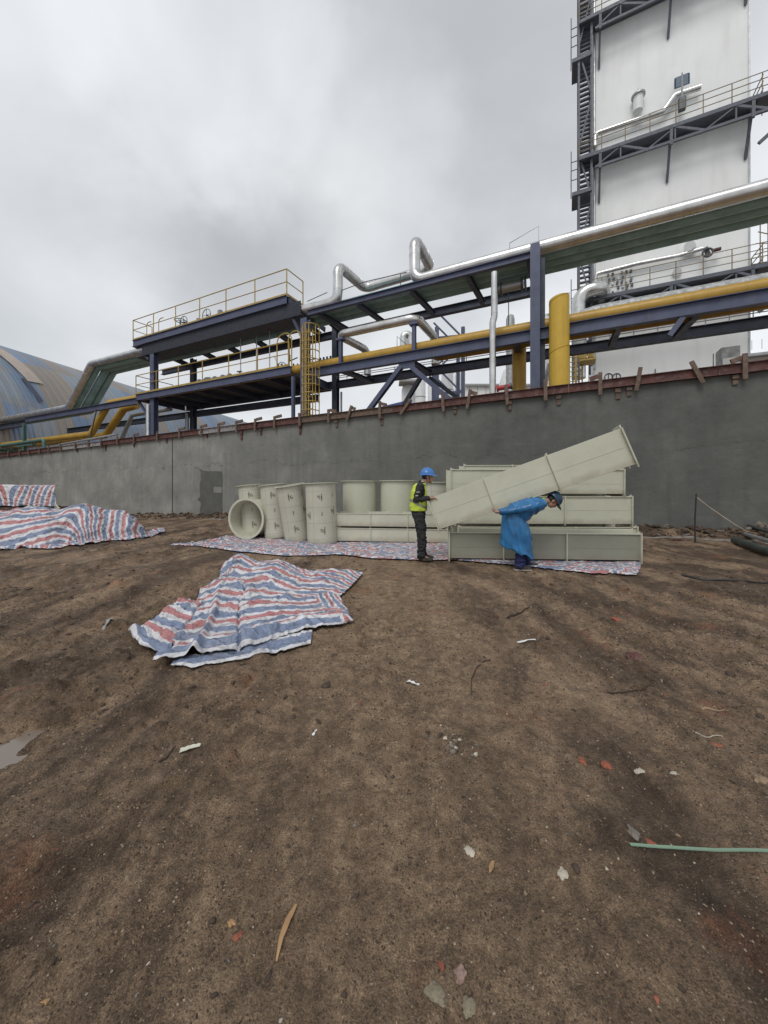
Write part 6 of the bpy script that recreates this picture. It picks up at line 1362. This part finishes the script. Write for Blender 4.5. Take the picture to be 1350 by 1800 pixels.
# patch of broken plaster
m = MB(); c = on(795, 1308)
for i in range(70):
    a = random.uniform(0, 6.3); q_ = random.random() ** .8; x = c.x + .17 * q_ * math.cos(a) + .02; y = c.y + .10 * q_ * math.sin(a) - .10 * q_ * math.cos(a) + .03 * random.uniform(-1, 1); r_ = random.choice([.004, .006, .009, .013]) * random.uniform(.6, 1.3); rock(m, (x, y, gz(x, y) + r_ * .3), r_, random.choice([0, 1, 1, 2]), .6)
tag(m.build('plaster_rubble', [M['stone_w'], M['stone_g'], M['clod']]), 'scatter of crumbled white plaster bits at centre right', 'rubble', None, 'stuff')
def strip(name, label, cat, pts, wd, mt, th=.002, arch=.0, group=None):
    P_ = [on(*p) for p in pts]; K = 24; d = resample([tuple(p) for p in P_], K); vs = []; fs = []
    zs_ = np.array([gz(q_[0], q_[1]) for q_ in d]); zs_ = np.convolve(np.pad(zs_, 5, mode='edge'), np.ones(11) / 11, 'valid') + .006
    for i in range(K):
        p = Vector(d[i]); q0 = Vector(d[max(0, i - 1)]); q1 = Vector(d[min(K - 1, i + 1)]); t = (q1 - q0).normalized(); s_ = t.cross(ZV).normalized(); ww = wd(i / (K - 1)) if callable(wd) else wd; zz3 = float(zs_[i]) + arch * math.sin(math.pi * i / (K - 1))
        cup = ww * .25
        for off, dz in ((-ww, cup), (0, 0), (ww, cup)): vs.append((p.x + s_.x * off, p.y + s_.y * off, zz3 + dz + th)); 
        for off, dz in ((ww, cup), (0, 0), (-ww, cup)): vs.append((p.x + s_.x * off, p.y + s_.y * off, zz3 + dz))
    for i in range(K - 1):
        for k in range(6): k2 = (k + 1) % 6; fs.append((i * 6 + k, i * 6 + k2, (i + 1) * 6 + k2, (i + 1) * 6 + k))
    fs += [tuple(range(6)), tuple((K - 1) * 6 + k for k in range(6))]
    return tag(MB().add(vs, fs).build(name, M[mt], None, True, 30), label, cat, group)
strip('dry_leaf', 'long narrow dry tan leaf lying in the foreground', 'leaf', [(486, 1706), (494, 1668), (507, 1630), (521, 1603)], lambda q_: .002 + .0085 * math.sin(math.pi * min(1, q_ * .93 + .04)) ** .8 * (.35 + .75 * q_), 'straw', .0012, .006)
strip('dry_leaf', 'short dry leaf upper right of the long dry leaf', 'leaf', [(861, 1534), (864, 1522), (867, 1511)], lambda q_: .002 + .006 * math.sin(math.pi * q_), 'straw', .001, .003)
strip('dry_leaf', 'small red-brown leaf beside the pinkish stone', 'leaf', [(779, 1727), (775, 1714), (770, 1703)], lambda q_: .001 + .007 * math.sin(math.pi * q_), 'brick', .001, .002)
strip('dry_leaf', 'tiny orange leaf chip near the bottom right', 'leaf', [(1157, 1760), (1151, 1744)], lambda q_: .001 + .005 * math.sin(math.pi * q_), 'brick', .001, .002)
strip('packing_strap', 'pale green plastic packing strap running off the right edge', 'strap', [(1108, 1478), (1180, 1484), (1260, 1492), (1350, 1494), (1440, 1490)], .0065, 'strap', .002, .012)
strip('paper_scrap', 'pale cream torn scrap lying left of centre in the foreground', 'scrap', [(316, 1336), (332, 1333), (352, 1330)], lambda q_: .017 - .004 * q_ + .0015 * math.sin(q_ * 23), 'paper', .0015, .004)
strip('plastic_scrap', 'small torn white scrap at centre', 'scrap', [(716, 1198), (726, 1202), (737, 1204)], lambda q_: .014 * (1 - .5 * q_) + .005 * math.sin(q_ * 15), 'white', .0015, .01)
strip('plastic_scrap', 'flat white scrap near the foot of the raincoat worker', 'scrap', [(910, 1129), (925, 1127), (942, 1127)], lambda q_: .011 + .004 * math.sin(q_ * 7), 'white', .0015, .004)
strip('plastic_scrap', 'narrow white scrap right of the left rut', 'scrap', [(550, 1298), (555, 1291), (557, 1285)], lambda q_: .005 + .003 * math.sin(q_ * 13), 'white', .001, .004)
strip('plastic_scrap', 'grey-white crumpled scrap left of the foreground tarpaulin', 'scrap', [(181, 1107), (192, 1104), (204, 1101)], lambda q_: .022 + .01 * math.sin(q_ * 17), 'greymt', .0015, .02)
def twig(name, label, pts, r, mt='wood_s', cat='stick', group=None):
    P_ = [on(*p) for p in pts]; d = resample([tuple(p) for p in P_], 14); rr = [r * (1 - .6 * i / 13) for i in range(14)]
    m = MB(); m.tube([(q_[0], q_[1], gz(q_[0], q_[1]) + r * .8) for q_ in d], rr, 7); return tag(m.build(name, M[mt], None, True), label, cat, group)
twig('stick', 'dark thin stick lying level on the right', [(1068, 1212), (1100, 1210), (1150, 1207)], .007, group='sticks')
twig('stick', 'short pale stick near the right edge', [(1232, 1241), (1255, 1243), (1281, 1244)], .008, 'stone_t', group='sticks')
twig('straw', 'pale straw stalk below the short pale stick', [(1222, 1281), (1245, 1284), (1271, 1287)], .004, 'stone_w', group='sticks')
twig('stick', 'short dark stick leaning up near the raincoat worker', [(892, 1090), (910, 1083), (931, 1073)], .012, group='sticks')
twig('twig', 'curved dark root lying at centre right', [(862, 1160), (848, 1163), (838, 1172), (829, 1190), (828, 1215)], .006, group='sticks')
twig('stick', 'short dark stick above the cream scrap', [(280, 1347), (295, 1339), (309, 1329)], .007, group='sticks')
twig('hose', 'black hose curving on the ground toward the right edge', [(1199, 1015), (1230, 1021), (1290, 1026), (1360, 1029), (1420, 1027)], .018, 'rubber', 'hose')
# stake with cord, pipes on the right
t0 = thing('steel_stake', 'thin dark steel stake standing in the soil before the wall', 'stake', on(1222, 954)); b0 = on(1222, 954); m = MB(); m.tube([b0 - ZV * .1, b0 + ZV * .6 - Vector((.005, 0, 0)), Vector((b0.x + .03, b0.y, P(1225, 868, b0.y).z))], .017, 8); m.build('stake_shaft', M['rubber'], t0, True)
m = MB(); tp = P(1224, 874, b0.y); en = P(1312, 934, 8.9); mid_ = (tp + en) / 2 - ZV * .03; m.tube([tp, (tp + mid_) / 2 - ZV * .015, mid_, (mid_ + en) / 2 - ZV * .015, en], .014, 6); tag(m.build('cord', M['timber2'], None, True), 'pale cord stretched down from the dark stake to the pipe pile', 'cord')
def gpipe(label, a, b, r, mt, za_=0, zb_=0):
    A = on(*a); B = on(*b); m = MB(); A.z += r + za_; B.z += r + zb_; d = (B - A).normalized(); m.lathe(A, d, [(r * .85, .0), (r, 0), (r, (B - A).length), (r * .85, (B - A).length)], 20, 0, False); m.lathe(A, d, [(r * .85, 0), (r * .84, .5), (0.001, .5)], 20)
    return tag(m.build('loose_pipe', M[mt], None, True, 40), label, 'pipe', 'loose pipes on the ground')
gpipe('thick dark grey-green pipe end lying on the soil at the right edge', (1292, 958), (1500, 1030), .085, 'dkpipe')
gpipe('pale steel pipe lying above the thick dark pipe at the right edge', (1310, 950), (1500, 1005), .05, 'steel', .02, .02)
gpipe('thin grey pipe topmost in the pile at the right edge', (1316, 944), (1500, 992), .045, 'dkpipe', .05, .05)
for px, py, r_, sd_ in ((1338, 925, .16, 51), (1345, 915, .2, 52)):
    lump('boulder', 'grey boulder against the wall at the right edge, %s one' % ('lower' if sd_ == 51 else 'upper'), 'boulder', px, py + 20, r_, 'stone_g', .7, sd_, 'boulders')
lump('stone', 'reddish flat slab before the wall left of the stake', 'stone', 1195, 950, .17, 'waler', .2, 55)
